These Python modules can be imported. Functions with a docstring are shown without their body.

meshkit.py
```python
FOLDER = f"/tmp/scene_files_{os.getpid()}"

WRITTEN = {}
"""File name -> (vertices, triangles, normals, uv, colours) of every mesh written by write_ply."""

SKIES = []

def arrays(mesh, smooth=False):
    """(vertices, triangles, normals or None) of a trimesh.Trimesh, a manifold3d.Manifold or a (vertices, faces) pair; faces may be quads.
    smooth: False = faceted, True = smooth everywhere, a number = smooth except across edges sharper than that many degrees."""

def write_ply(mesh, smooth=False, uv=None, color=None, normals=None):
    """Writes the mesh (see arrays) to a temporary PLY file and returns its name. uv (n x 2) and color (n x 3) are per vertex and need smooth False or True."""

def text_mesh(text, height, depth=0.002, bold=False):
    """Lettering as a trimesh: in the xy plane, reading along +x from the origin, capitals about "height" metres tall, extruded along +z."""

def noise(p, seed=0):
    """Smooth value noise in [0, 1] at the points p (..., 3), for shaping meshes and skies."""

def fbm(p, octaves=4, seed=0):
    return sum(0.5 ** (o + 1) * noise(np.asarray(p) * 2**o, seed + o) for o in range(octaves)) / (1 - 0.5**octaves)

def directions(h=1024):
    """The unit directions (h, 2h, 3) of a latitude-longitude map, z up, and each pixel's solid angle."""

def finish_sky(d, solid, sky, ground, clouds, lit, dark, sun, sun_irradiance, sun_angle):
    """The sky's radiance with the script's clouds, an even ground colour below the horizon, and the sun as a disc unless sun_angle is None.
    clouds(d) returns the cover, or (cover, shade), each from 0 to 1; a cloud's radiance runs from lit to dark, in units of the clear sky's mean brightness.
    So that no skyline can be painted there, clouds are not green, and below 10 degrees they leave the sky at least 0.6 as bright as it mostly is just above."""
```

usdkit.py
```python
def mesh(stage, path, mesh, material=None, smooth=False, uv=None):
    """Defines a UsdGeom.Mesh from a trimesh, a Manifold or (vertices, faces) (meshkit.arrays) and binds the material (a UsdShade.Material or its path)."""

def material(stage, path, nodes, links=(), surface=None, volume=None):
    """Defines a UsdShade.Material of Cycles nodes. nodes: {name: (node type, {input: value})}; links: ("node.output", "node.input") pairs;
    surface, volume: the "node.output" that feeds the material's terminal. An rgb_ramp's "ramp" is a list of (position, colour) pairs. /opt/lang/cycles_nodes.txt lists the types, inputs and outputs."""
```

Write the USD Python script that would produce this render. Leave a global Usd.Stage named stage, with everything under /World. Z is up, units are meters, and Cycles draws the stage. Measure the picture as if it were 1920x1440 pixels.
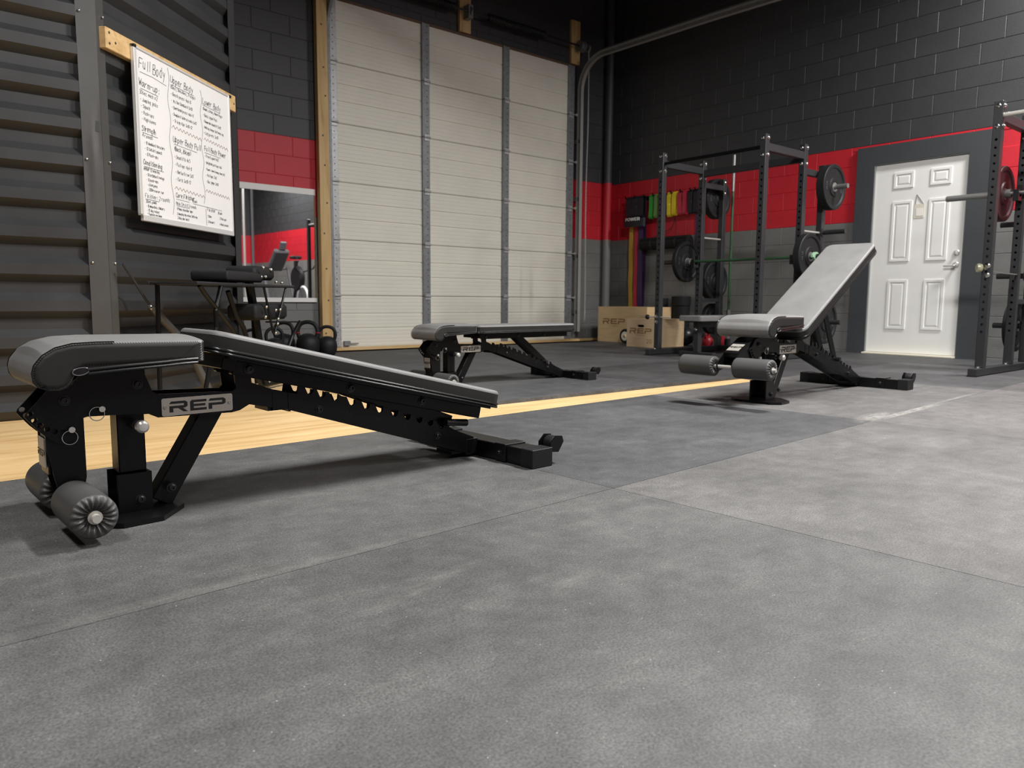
import math, random
import numpy as np, trimesh, usdkit, meshkit
import manifold3d as m3
from pxr import Usd, UsdGeom, UsdLux, UsdShade, Gf, Sdf
from shapely.geometry import Polygon, box as sbox, Point, LineString
from shapely.ops import unary_union
from shapely import affinity

stage = Usd.Stage.CreateInMemory()
UsdGeom.SetStageUpAxis(stage, UsdGeom.Tokens.z)
UsdGeom.SetStageMetersPerUnit(stage, 1.0)
UsdGeom.Xform.Define(stage, '/World')
UsdGeom.Scope.Define(stage, '/World/Looks')
random.seed(7)
rng = np.random.default_rng(7)
PI = math.pi

# ------------------------------------------------------------------ camera
FPX, YAW, PITCH, ROLL, CAMH = 1395.12, math.radians(39.6576), math.radians(6.4033), math.radians(0.3987), 0.56
def cam_axes():
    sy, cy = math.sin(YAW), math.cos(YAW)
    fw = np.array([sy*math.cos(PITCH), cy*math.cos(PITCH), -math.sin(PITCH)])
    r = np.array([cy, -sy, 0.]); u = np.cross(r, fw)
    cr, sr = math.cos(ROLL), math.sin(ROLL)
    return cr*r + sr*u, -sr*r + cr*u, fw
CR, CU, CF = cam_axes()
cam = UsdGeom.Camera.Define(stage, '/World/camera')
cam.AddTransformOp().Set(Gf.Matrix4d(*CR, 0, *CU, 0, *(-CF), 0, 0, 0, CAMH, 1))
cam.CreateHorizontalApertureAttr(36.0); cam.CreateVerticalApertureAttr(27.0)
cam.CreateFocalLengthAttr(36.0*FPX/1920)
cam.CreateFStopAttr(6.5); cam.CreateFocusDistanceAttr(2.15)
cam.CreateClippingRangeAttr(Gf.Vec2f(0.05, 100))
cam.CreateExposureAttr(0.85)

# ------------------------------------------------------------------ light: the hall's own ceiling lamps (housings built below) and a weak general bounce
LAMPS = [  # x, y, z, length along y, width along x, intensity
    (3.2, 1.35, 4.08, 1.0, 0.35, 158), (7.55, 1.15, 4.45, 1.25, 0.4, 108), (-1.0, 1.2, 4.08, 1.25, 0.4, 42),
    (3.2, -2.9, 4.3, 1.25, 0.4, 58), (-1.0, -2.9, 4.3, 1.25, 0.4, 34), (7.3, -3.3, 4.3, 1.25, 0.4, 70)]
for i, (x, y, z, ly, lx, inten) in enumerate(LAMPS):
    L = UsdLux.RectLight.Define(stage, f'/World/ceiling_lamp_light_{i+1:03d}')
    L.CreateWidthAttr(lx); L.CreateHeightAttr(ly); L.CreateIntensityAttr(inten); L.CreateColorAttr(Gf.Vec3f(1.0, 0.985, 0.965))
    L.AddTranslateOp().Set(Gf.Vec3d(x, y, z-0.065))
dome = UsdLux.DomeLight.Define(stage, '/World/dome_light'); dome.CreateIntensityAttr(0.0)

# ------------------------------------------------------------------ materials
def M(name, base, rough=0.5, metal=0.0, var=0.0, vscale=6.0, bump=0.0, bscale=300.0, bdist=0.001, spec=0.5, rvar=0.0, stretch=None, extra=None):
    nodes = {'p': ('principled_bsdf', {'base_color': base, 'roughness': rough, 'metallic': metal, 'specular_ior_level': spec}),
             't': ('texture_coordinate', {}), 'm': ('mapping', {'scale': stretch or (1, 1, 1)})}
    links = [('t.object', 'm.vector')]
    if var or rvar:
        nodes['n'] = ('noise_texture', {'scale': vscale, 'detail': 5.0, 'roughness': 0.62}); links.append(('m.vector', 'n.vector'))
    if var:
        lo = tuple(max(0, c*(1-var)) for c in base); hi = tuple(min(1, c*(1+var)) for c in base)
        nodes['r'] = ('rgb_ramp', {'ramp': [(0.28, lo), (0.72, hi)]}); links += [('n.fac', 'r.fac'), ('r.color', 'p.base_color')]
    if rvar:
        nodes['rr'] = ('map_range', {'from_min': 0.3, 'from_max': 0.7, 'to_min': rough-rvar, 'to_max': rough+rvar}); links += [('n.fac', 'rr.value'), ('rr.result', 'p.roughness')]
    if bump:
        nodes['bn'] = ('noise_texture', {'scale': bscale, 'detail': 3.0}); nodes['b'] = ('bump', {'strength': bump, 'distance': bdist})
        links += [('m.vector', 'bn.vector'), ('bn.fac', 'b.height'), ('b.normal', 'p.normal')]
    return usdkit.material(stage, '/World/Looks/'+name, nodes, links, surface='p.BSDF')
def emis(name, col, s):
    return usdkit.material(stage, '/World/Looks/'+name, {'e': ('emission', {'color': col, 'strength': s})}, [], surface='e.emission')

K = {}
K['powder'] = M('black_powder_coat', (0.0042, 0.0044, 0.0048), 0.30, spec=0.26, bump=0.12, bscale=900, bdist=0.0006)
K['powder2'] = M('rack_powder_coat', (0.023, 0.024, 0.0265), 0.42, bump=0.1, bscale=900, bdist=0.0006)
K['blacksteel'] = M('satin_black_steel', (0.012, 0.012, 0.013), 0.3)
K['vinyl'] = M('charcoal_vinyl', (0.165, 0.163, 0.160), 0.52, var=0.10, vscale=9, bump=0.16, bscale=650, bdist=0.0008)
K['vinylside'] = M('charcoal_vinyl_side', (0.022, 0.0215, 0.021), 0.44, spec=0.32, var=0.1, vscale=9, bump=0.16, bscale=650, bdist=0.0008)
K['piping'] = M('glossy_black_piping', (0.010, 0.010, 0.010), 0.22)
K['rollervinyl'] = M('roller_vinyl', (0.060, 0.0595, 0.059), 0.5, var=0.1, vscale=9, bump=0.16, bscale=650, bdist=0.0008)
K['rubber'] = M('black_rubber', (0.010, 0.0105, 0.0115), 0.55, spec=0.28, var=0.2, vscale=14)
K['foam'] = M('black_foam', (0.011, 0.011, 0.0115), 0.7, spec=0.3)
K['stainless'] = M('brushed_stainless', (0.40, 0.375, 0.335), 0.42, metal=0.35, var=0.06, vscale=30)
K['chrome'] = M('bright_chrome', (0.82, 0.82, 0.80), 0.16, metal=1.0)
K['silver'] = M('satin_silver', (0.66, 0.65, 0.61), 0.34, metal=0.6)
K['badgetext'] = M('black_badge_ink', (0.006, 0.006, 0.006), 0.45)
K['numink'] = M('embossed_number', (0.002, 0.002, 0.002), 0.7)
K['galv'] = M('galvanised_steel', (0.42, 0.425, 0.43), 0.45, metal=0.45, var=0.25, vscale=25, rvar=0.1)
K['galvdark'] = M('dull_galvanised_steel', (0.23, 0.24, 0.25), 0.5, metal=0.45, var=0.2, vscale=25)
def panelmat():
    """cream door skin with two old vertical water marks low on the right-hand column"""
    nodes = {'g': ('geometry', {}), 'n': ('noise_texture', {'scale': 3.0, 'detail': 5.0}), 'r': ('rgb_ramp', {'ramp': [(0.28, (0.735, 0.71, 0.625)), (0.72, (0.785, 0.76, 0.665))]}), 'p': ('principled_bsdf', {'roughness': 0.5}),
             'sn': ('noise_texture', {'scale': 9.0, 'detail': 6.0}), 'x': ('mix_color', {'blend_type': 'mix', 'b': (0.36, 0.345, 0.30)})}
    links = [('g.position', 'n.vector'), ('n.fac', 'r.fac'), ('r.color', 'x.a'), ('x.result', 'p.base_color'), ('g.position', 'sn.vector')]; last = None
    for k, (cx, cz, a, b, st) in enumerate(((6.62, .78, .035, .55, .40), (6.80, .62, .06, .45, .55))):
        nodes[f's{k}'] = ('vector_math', {'math_type': 'subtract', 'vector2': (cx, YG, cz)}); nodes[f'c{k}'] = ('vector_math', {'math_type': 'multiply', 'vector2': (1/a, 0, 1/b)}); nodes[f'l{k}'] = ('vector_math', {'math_type': 'length'})
        nodes[f'm{k}'] = ('map_range', {'from_min': 0.1, 'from_max': 1.0, 'to_min': st, 'to_max': 0.0, 'clamp': True})
        links += [('g.position', f's{k}.vector1'), (f's{k}.vector', f'c{k}.vector1'), (f'c{k}.vector', f'l{k}.vector1'), (f'l{k}.value', f'm{k}.value')]
    nodes['mx'] = ('math', {'math_type': 'maximum'}); nodes['w'] = ('math', {'math_type': 'multiply'})
    links += [('m0.result', 'mx.value1'), ('m1.result', 'mx.value2'), ('mx.value', 'w.value1'), ('sn.fac', 'w.value2'), ('w.value', 'x.fac')]
    return usdkit.material(stage, '/World/Looks/cream_garage_panel_marked', nodes, links, surface='p.BSDF')
XR, YG = 8.397, 7.824
K['doorpanel'] = panelmat()
K['white'] = M('white_door_paint', (0.80, 0.795, 0.77), 0.45, var=0.02, vscale=3)
K['cream'] = M('cream_threshold', (0.62, 0.58, 0.47), 0.5)
K['slate'] = M('slate_trim_paint', (0.046, 0.051, 0.056), 0.5, var=0.06, vscale=4)
K['jamb'] = M('grey_jamb_paint', (0.22, 0.23, 0.22), 0.5)
K['paint_dark'] = M('charcoal_block_paint', (0.041, 0.042, 0.045), 0.5, var=0.10, vscale=3, bump=0.35, bscale=160, bdist=0.004)
K['paint_red'] = M('red_block_paint', (0.50, 0.0135, 0.026), 0.5, var=0.07, vscale=3, bump=0.3, bscale=160, bdist=0.004)
K['paint_grey'] = M('grey_block_paint', (0.165, 0.166, 0.160), 0.5, var=0.10, vscale=3, bump=0.4, bscale=160, bdist=0.004)
K['ceil'] = M('dark_ceiling_paint', (0.022, 0.023, 0.028), 0.7)
K['corr'] = M('charcoal_corrugated_steel', (0.031, 0.0315, 0.0325), 0.42, var=0.08, vscale=2.5, rvar=0.06)
K['flash'] = M('charcoal_flashing', (0.062, 0.061, 0.058), 0.36, var=0.12, vscale=3)
K['tin'] = M('bolt_zinc', (0.6, 0.6, 0.58), 0.25, metal=1.0)
K['board'] = M('whiteboard_face', (0.80, 0.79, 0.765), 0.25)
K['alu'] = M('aluminium_frame', (0.68, 0.675, 0.65), 0.4, metal=0.3)
K['doortop'] = M('brown_top_edge', (0.13, 0.075, 0.045), 0.6, var=0.2, vscale=5)
K['marker'] = M('marker_ink', (0.075, 0.07, 0.078), 0.6)
K['markerred'] = M('brown_marker_ink', (0.16, 0.045, 0.04), 0.6)
K['ply'] = None
K['mirror'] = M('mirror_glass', (0.86, 0.87, 0.87), 0.015, metal=1.0)
K['plyedge'] = M('birch_ply', (0.62, 0.44, 0.24), 0.55, var=0.10, vscale=5, stretch=(1, 1, 8))
K['plyedge2'] = M('pale_birch_ply', (0.60, 0.44, 0.27), 0.55, var=0.08, vscale=6, stretch=(1, 1, 8))
K['burn'] = M('burnt_lettering', (0.26, 0.13, 0.055), 0.7)
K['greenbar'] = M('green_coated_bar', (0.045, 0.115, 0.055), 0.4, metal=0.4)
K['greencollar'] = M('pale_green_collar', (0.30, 0.50, 0.32), 0.45)
K['barsteel'] = M('grey_bar_steel', (0.33, 0.33, 0.325), 0.4, metal=0.8)
K['darksteel'] = M('dark_bar_steel', (0.05, 0.05, 0.052), 0.35, metal=0.6)
K['maroon'] = M('maroon_bumper_rubber', (0.040, 0.005, 0.009), 0.55)
K['bandgreen'] = M('green_band_latex', (0.03, 0.30, 0.035), 0.5)
K['bandolive'] = M('olive_band_latex', (0.13, 0.26, 0.06), 0.5)
K['bandblue'] = M('navy_band_latex', (0.012, 0.018, 0.09), 0.5)
K['bandyellow'] = M('yellow_band_latex', (0.75, 0.58, 0.02), 0.5)
K['bandmustard'] = M('mustard_band_latex', (0.46, 0.28, 0.04), 0.5)
K['bandred'] = M('red_band_latex', (0.48, 0.025, 0.06), 0.5)
K['bandpurple'] = M('purple_band_latex', (0.045, 0.018, 0.075), 0.5)
K['bandblack'] = M('black_band_fabric', (0.010, 0.011, 0.016), 0.6)
K['whiteink'] = M('white_print', (0.75, 0.75, 0.72), 0.6)
K['reditem'] = M('red_vinyl_coat', (0.36, 0.015, 0.025), 0.4)
K['whitehub'] = M('cream_wheel_hub', (0.80, 0.78, 0.66), 0.4)
K['amber'] = usdkit.material(stage, '/World/Looks/clear_yellow_knob', {'p': ('principled_bsdf', {'base_color': (0.62, 0.62, 0.42), 'roughness': 0.15, 'transmission_weight': 0.6})}, [], surface='p.BSDF')
K['paper'] = M('beige_paper', (0.66, 0.62, 0.52), 0.8)
K['papernote'] = M('white_paper_note', (0.82, 0.80, 0.74), 0.8)
K['plastic'] = M('grey_plastic', (0.10, 0.10, 0.11), 0.4)
K['screw'] = M('dark_screw', (0.05, 0.04, 0.03), 0.5)
K['lampglow'] = emis('lamp_lens', (1.0, 0.965, 0.91), 9.0)

def wood(name, dark, mid, light, along, scale=1.0):
    """straight-grained timber: noise stretched along one axis"""
    st = {'x': (0.9, 8, 8), 'y': (8, 0.9, 8), 'z': (8, 8, 0.6)}[along]
    nodes = {'t': ('texture_coordinate', {}), 'm': ('mapping', {'scale': tuple(s*scale for s in st)}),
             'n': ('noise_texture', {'scale': 2.2, 'detail': 7.0, 'roughness': 0.6, 'distortion': 0.7}),
             'n2': ('noise_texture', {'scale': 1.3, 'detail': 3.0}),
             'r': ('rgb_ramp', {'ramp': [(0.25, dark), (0.48, mid), (0.75, light)]}),
             'x': ('mix_color', {'blend_type': 'multiply', 'fac': 0.35}), 'r2': ('rgb_ramp', {'ramp': [(0.3, (0.72, 0.66, 0.58)), (0.7, (1, 1, 1))]}),
             'p': ('principled_bsdf', {'roughness': 0.55}), 'b': ('bump', {'strength': 0.08, 'distance': 0.002})}
    links = [('t.object', 'm.vector'), ('m.vector', 'n.vector'), ('n.fac', 'r.fac'), ('t.object', 'n2.vector'), ('n2.fac', 'r2.fac'), ('r.color', 'x.a'), ('r2.color', 'x.b'),
             ('x.result', 'p.base_color'), ('n.fac', 'b.height'), ('b.normal', 'p.normal')]
    return usdkit.material(stage, '/World/Looks/'+name, nodes, links, surface='p.BSDF')
K['ply'] = wood('plywood_face', (0.50, 0.31, 0.125), (0.66, 0.45, 0.21), (0.76, 0.56, 0.30), 'x', 0.8)
K['pinez'] = wood('pine_post', (0.44, 0.27, 0.10), (0.62, 0.42, 0.18), (0.72, 0.52, 0.26), 'z', 1.2)
K['pinex'] = wood('pine_board', (0.44, 0.27, 0.10), (0.64, 0.42, 0.19), (0.74, 0.53, 0.27), 'x', 1.6)

SMEARS = [(4.05, 1.635, 3.3, .62, .030, .85), (3.72, 1.66, 8, .28, .075, .55), (4.85, 1.70, 3.3, .45, .022, .45), (.58, 1.455, 2.6, .75, .030, .13), (.78, 1.20, 16, .22, .03, .12), (1.02, 1.03, 10, .12, .035, .10)]
def matmat(name, base, dust):
    """rubber floor mat: dusty wear, mottling, fine grain, pale specks of grit and a few chalky smears"""
    d = tuple(min(1, b*dust) for b in base); lo = tuple(b*0.80 for b in base)
    nodes = {'g': ('geometry', {}), 'ms': ('mapping', {'scale': (1.0, 4.0, 1.0), 'rotation': (0, 0, 0.35)}),
             'n': ('noise_texture', {'scale': 1.3, 'detail': 12.0, 'roughness': 0.72}),
             'n2': ('noise_texture', {'scale': 11.0, 'detail': 8.0, 'roughness': 0.7}),
             'ns': ('noise_texture', {'scale': 2.3, 'detail': 9.0, 'roughness': 0.72, 'distortion': 0.4}),
             'nf': ('noise_texture', {'scale': 240.0, 'detail': 2.0, 'roughness': 0.7}),
             'v': ('voronoi_texture', {'scale': 30.0, 'randomness': 1.0}), 'v2': ('voronoi_texture', {'scale': 75.0, 'randomness': 1.0}),
             'r': ('rgb_ramp', {'ramp': [(0.38, lo), (0.5, base), (0.62, d)]}),
             'r2': ('rgb_ramp', {'ramp': [(0.36, (0.84, 0.84, 0.84)), (0.64, (1.16, 1.16, 1.16))]}),
             'rs': ('rgb_ramp', {'ramp': [(0.40, (0.90, 0.90, 0.90)), (0.60, (1.02, 1.02, 1.02)), (0.72, (1.32, 1.30, 1.22))]}),
             'rf': ('rgb_ramp', {'ramp': [(0.30, (0.58, 0.58, 0.58)), (0.70, (1.42, 1.42, 1.42))]}),
             'rv': ('rgb_ramp', {'ramp': [(0.0, (1, 1, 1)), (0.026, (1, 1, 1)), (0.040, (0, 0, 0))]}), 'rv2': ('rgb_ramp', {'ramp': [(0.0, (1, 1, 1)), (0.045, (1, 1, 1)), (0.075, (0, 0, 0))]}),
             'wn': ('map_range', {'from_min': 0.50, 'from_max': 0.58, 'to_min': 0.0, 'to_max': 0.7, 'clamp': True}),
             'sp': ('math', {'math_type': 'multiply'}), 'mx': ('math', {'math_type': 'maximum'}),
             'x1': ('mix_color', {'blend_type': 'multiply', 'fac': 1.0, 'use_clamp': False}), 'x2': ('mix_color', {'blend_type': 'multiply', 'fac': 1.0, 'use_clamp': False}), 'x4': ('mix_color', {'blend_type': 'multiply', 'fac': 1.0, 'use_clamp': False}),
             'x3': ('mix_color', {'blend_type': 'mix', 'b': (0.45, 0.43, 0.40)}),
             'p': ('principled_bsdf', {'roughness': 0.60, 'specular_ior_level': 0.4}), 'b': ('bump', {'strength': 0.35, 'distance': 0.0015})}
    links = [('g.position', 'ms.vector'), ('g.position', 'n.vector'), ('g.position', 'n2.vector'), ('ms.vector', 'ns.vector'), ('g.position', 'nf.vector'), ('g.position', 'v.vector'), ('g.position', 'v2.vector'),
             ('n.fac', 'r.fac'), ('n2.fac', 'r2.fac'), ('ns.fac', 'rs.fac'), ('nf.fac', 'rf.fac'), ('v.distance', 'rv.fac'), ('v2.distance', 'rv2.fac'), ('n2.fac', 'wn.value'), ('rv2.color', 'sp.value1'), ('wn.result', 'sp.value2'), ('rv.color', 'mx.value1'), ('sp.value', 'mx.value2'),
             ('r.color', 'x1.a'), ('rs.color', 'x1.b'), ('x1.result', 'x4.a'), ('r2.color', 'x4.b'), ('x4.result', 'x2.a'), ('rf.color', 'x2.b'), ('x2.result', 'x3.a'), ('mx.value', 'x3.fac'), ('x3.result', 'p.base_color'),
             ('nf.fac', 'b.height'), ('b.normal', 'p.normal')]
    last = 'mx.value'
    for k, (cx, cy, rot, a, b, st) in enumerate(SMEARS):       # chalky scuffs and smears lying on the mats
        nodes[f's{k}'] = ('vector_math', {'math_type': 'subtract', 'vector2': (cx, cy, 0)}); nodes[f'q{k}'] = ('vector_rotate', {'rotate_type': 'z_axis', 'angle': -math.radians(rot)})
        nodes[f'c{k}'] = ('vector_math', {'math_type': 'multiply', 'vector2': (1/a, 1/b, 0)}); nodes[f'l{k}'] = ('vector_math', {'math_type': 'length'})
        nodes[f'm{k}'] = ('map_range', {'from_min': 0.25, 'from_max': 1.0, 'to_min': st, 'to_max': 0.0, 'clamp': True})
        nodes[f'w{k}'] = ('math', {'math_type': 'multiply'}); nodes[f'z{k}'] = ('math', {'math_type': 'maximum'})
        links += [('g.position', f's{k}.vector1'), (f's{k}.vector', f'q{k}.vector'), (f'q{k}.vector', f'c{k}.vector1'), (f'c{k}.vector', f'l{k}.vector1'), (f'l{k}.value', f'm{k}.value'),
                  (f'm{k}.result', f'w{k}.value1'), ('smn.result', f'w{k}.value2'), (f'w{k}.value', f'z{k}.value1'), (last, f'z{k}.value2')]
        last = f'z{k}.value'
    nodes['sn'] = ('noise_texture', {'scale': 14.0, 'detail': 8.0, 'roughness': 0.75}); nodes['smn'] = ('map_range', {'from_min': 0.40, 'from_max': 0.60, 'to_min': 0.1, 'to_max': 1.0, 'clamp': True})
    links += [('ms.vector', 'sn.vector'), ('sn.fac', 'smn.value')]
    links = [l for l in links if l != ('mx.value', 'x3.fac')]+[(last, 'x3.fac')]
    return usdkit.material(stage, '/World/Looks/'+name, nodes, links, surface='p.BSDF')
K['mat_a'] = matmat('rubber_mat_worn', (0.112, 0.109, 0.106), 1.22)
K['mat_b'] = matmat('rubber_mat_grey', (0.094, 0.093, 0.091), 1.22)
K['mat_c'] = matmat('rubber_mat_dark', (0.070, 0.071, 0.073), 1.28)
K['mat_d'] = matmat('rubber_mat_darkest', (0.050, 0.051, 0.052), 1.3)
K['mat_e'] = matmat('rubber_mat_pale', (0.122, 0.117, 0.115), 1.22)

# ------------------------------------------------------------------ prim helpers
used = {}
def numbered(path):
    n = used.get(path, 0); used[path] = n+1
    return path if n == 0 else f'{path}_{n:03d}'
def tag(prim, label=None, cat=None, group=None, kind=None):
    for k, v in (('label', label), ('category', cat), ('group', group), ('kind', kind)):
        if v: prim.SetCustomDataByKey(k, v)
    return prim
def xf(name, loc=(0, 0, 0), rotz=0.0, scale=1.0, parent=None):
    x = UsdGeom.Xform.Define(stage, numbered((parent or '/World')+'/'+name))
    x.AddTranslateOp().Set(Gf.Vec3d(*map(float, loc)))
    if rotz: x.AddRotateZOp().Set(float(math.degrees(rotz)))
    if scale != 1.0: x.AddScaleOp().Set(Gf.Vec3f(scale, scale, scale))
    return x.GetPrim()
def thing(name, label, cat, loc=(0, 0, 0), rotz=0.0, scale=1.0, group=None):
    return tag(xf(name, loc, rotz, scale), label, cat, group)
def obj(name, mesh, mat, parent=None, smooth=30, label=None):
    if isinstance(mesh, (list, tuple)) and len(mesh) and not isinstance(mesh, np.ndarray) and isinstance(mesh[0], trimesh.Trimesh):
        mesh = trimesh.util.concatenate(list(mesh))
    par = str(parent.GetPath()) if parent is not None else '/World'
    m = usdkit.mesh(stage, numbered(par+'/'+name), mesh, K[mat] if isinstance(mat, str) else mat, smooth=smooth)
    if label: m.GetPrim().SetCustomDataByKey('label', label)
    return m.GetPrim()
def struct(name, mesh=None, mat=None, smooth=False):
    if mesh is None: return tag(xf(name), kind='structure')
    return tag(obj(name, mesh, mat, smooth=smooth), kind='structure')
def copy_of(src, loc, rotz=0.0, label=None, group=None):
    base = src.GetName(); was = src.GetCustomData()
    x = UsdGeom.Xform.Define(stage, numbered('/World/'+base))
    p = x.GetPrim(); p.GetReferences().AddInternalReference(src.GetPath()); p.SetInstanceable(True)
    x.ClearXformOpOrder()
    x.AddTranslateOp(UsdGeom.XformOp.PrecisionDouble).Set(Gf.Vec3d(*map(float, loc)))
    x.AddRotateZOp(UsdGeom.XformOp.PrecisionFloat).Set(float(math.degrees(rotz)))
    return tag(p, label or was['label'], was['category'], group or was.get('group'))

# ------------------------------------------------------------------ mesh helpers
def tm(v, f): return trimesh.Trimesh(np.asarray(v, float), np.asarray(f), process=False)
def T(mesh, loc=(0, 0, 0), rot=None):
    m = mesh.copy()
    if rot is not None: m.apply_transform(rot)
    m.apply_translation(loc); return m
def rx(a): return trimesh.transformations.rotation_matrix(a, [1, 0, 0])
def ry(a): return trimesh.transformations.rotation_matrix(a, [0, 1, 0])
def rz(a): return trimesh.transformations.rotation_matrix(a, [0, 0, 1])
def rbox(c, s, b=0.0):
    """box centred at c with edges chamfered by b"""
    c, s = np.asarray(c, float), np.asarray(s, float)/2
    if b <= 0: return T(trimesh.creation.box(extents=2*s), c)
    b = min(b, 0.49*2*s.min())
    pts = []
    for sx in (-1, 1):
        for sy in (-1, 1):
            for sz in (-1, 1):
                k = np.array([sx, sy, sz])
                for ax in range(3):
                    q = k*(s-b); q[ax] = k[ax]*s[ax]; pts.append(q)
    return T(trimesh.convex.convex_hull(np.array(pts)), c)
def bx(x0, x1, y0, y1, z0, z1, b=0.0):
    return rbox(((x0+x1)/2, (y0+y1)/2, (z0+z1)/2), (x1-x0, y1-y0, z1-z0), b)
def align(d):
    return trimesh.geometry.align_vectors([0, 0, 1], np.asarray(d, float)/np.linalg.norm(d))
def rod(a, b, r, n=14, r2=None):
    a, b = np.asarray(a, float), np.asarray(b, float); L = np.linalg.norm(b-a); r2 = r if r2 is None else r2
    return T(lathe([(0, 0), (r, 0), (r2, L), (0, L)], n), a, align(b-a))
def lathe(prof, n=32):
    """profile of (r, z) from the bottom up, closed"""
    prof = np.asarray(prof, float); ang = np.arange(n)*2*PI/n; v = []
    for r, z in prof: v.append(np.stack([r*np.cos(ang), r*np.sin(ang), np.full(n, z)], 1))
    v = np.concatenate(v); f = []
    for i in range(len(prof)-1):
        a = i*n + np.arange(n); bb = i*n + (np.arange(n)+1) % n
        if prof[i][0] > 1e-9: f.append(np.stack([a, bb, bb+n], 1))
        if prof[i+1][0] > 1e-9: f.append(np.stack([a, bb+n, a+n], 1))
    m = tm(v, np.concatenate(f)); m.merge_vertices(); m.remove_unreferenced_vertices(); return m
def tube(pts, r, n=8, closed=False):
    p = np.asarray(pts, float); k = len(p)
    t = np.roll(p, -1, 0)-np.roll(p, 1, 0) if closed else np.gradient(p, axis=0)
    t /= np.linalg.norm(t, axis=1, keepdims=True)+1e-12
    ref = np.array([0, 0, 1.]) if abs(t[:, 2]).max() < 0.9 else (np.array([0, 1., 0]) if abs(t[:, 1]).max() < 0.9 else np.array([1., 0, 0]))
    if abs(t[:, 2]).max() >= 0.9 and abs(t[:, 1]).max() >= 0.9 and abs(t[:, 0]).max() >= 0.9: ref = np.array([0.577, 0.577, 0.577])
    a = np.cross(t, ref); a /= np.linalg.norm(a, axis=1, keepdims=True)+1e-12; b = np.cross(t, a)
    ang = np.arange(n)*2*PI/n; rr = np.broadcast_to(r, (k,))
    v = (p[:, None]+rr[:, None, None]*(np.cos(ang)[None, :, None]*a[:, None]+np.sin(ang)[None, :, None]*b[:, None])).reshape(-1, 3); f = []
    for i in range(k if closed else k-1):
        j = (i+1) % k; A = i*n+np.arange(n); B = i*n+(np.arange(n)+1) % n; C = j*n+(np.arange(n)+1) % n; D = j*n+np.arange(n)
        f += [np.stack([A, C, B], 1), np.stack([A, D, C], 1)]
    if not closed:
        f += [np.stack([np.zeros(n-2, int), np.arange(1, n-1), np.arange(2, n)], 1), (k-1)*n+np.stack([np.zeros(n-2, int), np.arange(2, n), np.arange(1, n-1)], 1)]
    m = tm(v, np.concatenate(f))
    if m.volume < 0: m.invert()
    return m
def ring(c, R, r, axis=(0, 1, 0), n=28, m=8):
    a = np.arange(n)*2*PI/n
    return T(tube(np.stack([R*np.cos(a), R*np.sin(a), 0*a], 1), r, m, closed=True), c, align(axis))
def ext(poly, h):
    if not isinstance(poly, Polygon) and hasattr(poly, 'geoms'):
        return trimesh.util.concatenate([ext(g, h) for g in poly.geoms if g.area > 1e-9])
    return trimesh.creation.extrude_polygon(poly, h, engine='earcut')
def ext_xz(poly, y0, y1):
    """polygon drawn in (x, z), extruded from y0 to y1"""
    m = ext(poly, y1-y0); v = m.vertices; m = tm(np.stack([v[:, 0], y0+v[:, 2], v[:, 1]], 1), m.faces[:, ::-1]); return m
def ext_yz(poly, x0, x1):
    """polygon drawn in (y, z), extruded from x0 to x1"""
    m = ext(poly, x1-x0); v = m.vertices; return tm(np.stack([x0+v[:, 2], v[:, 0], v[:, 1]], 1), m.faces)
def rrect(x0, x1, y0, y1, r=0.004):
    return sbox(x0+r, y0+r, x1-r, y1-r).buffer(r, quad_segs=4)
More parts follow.
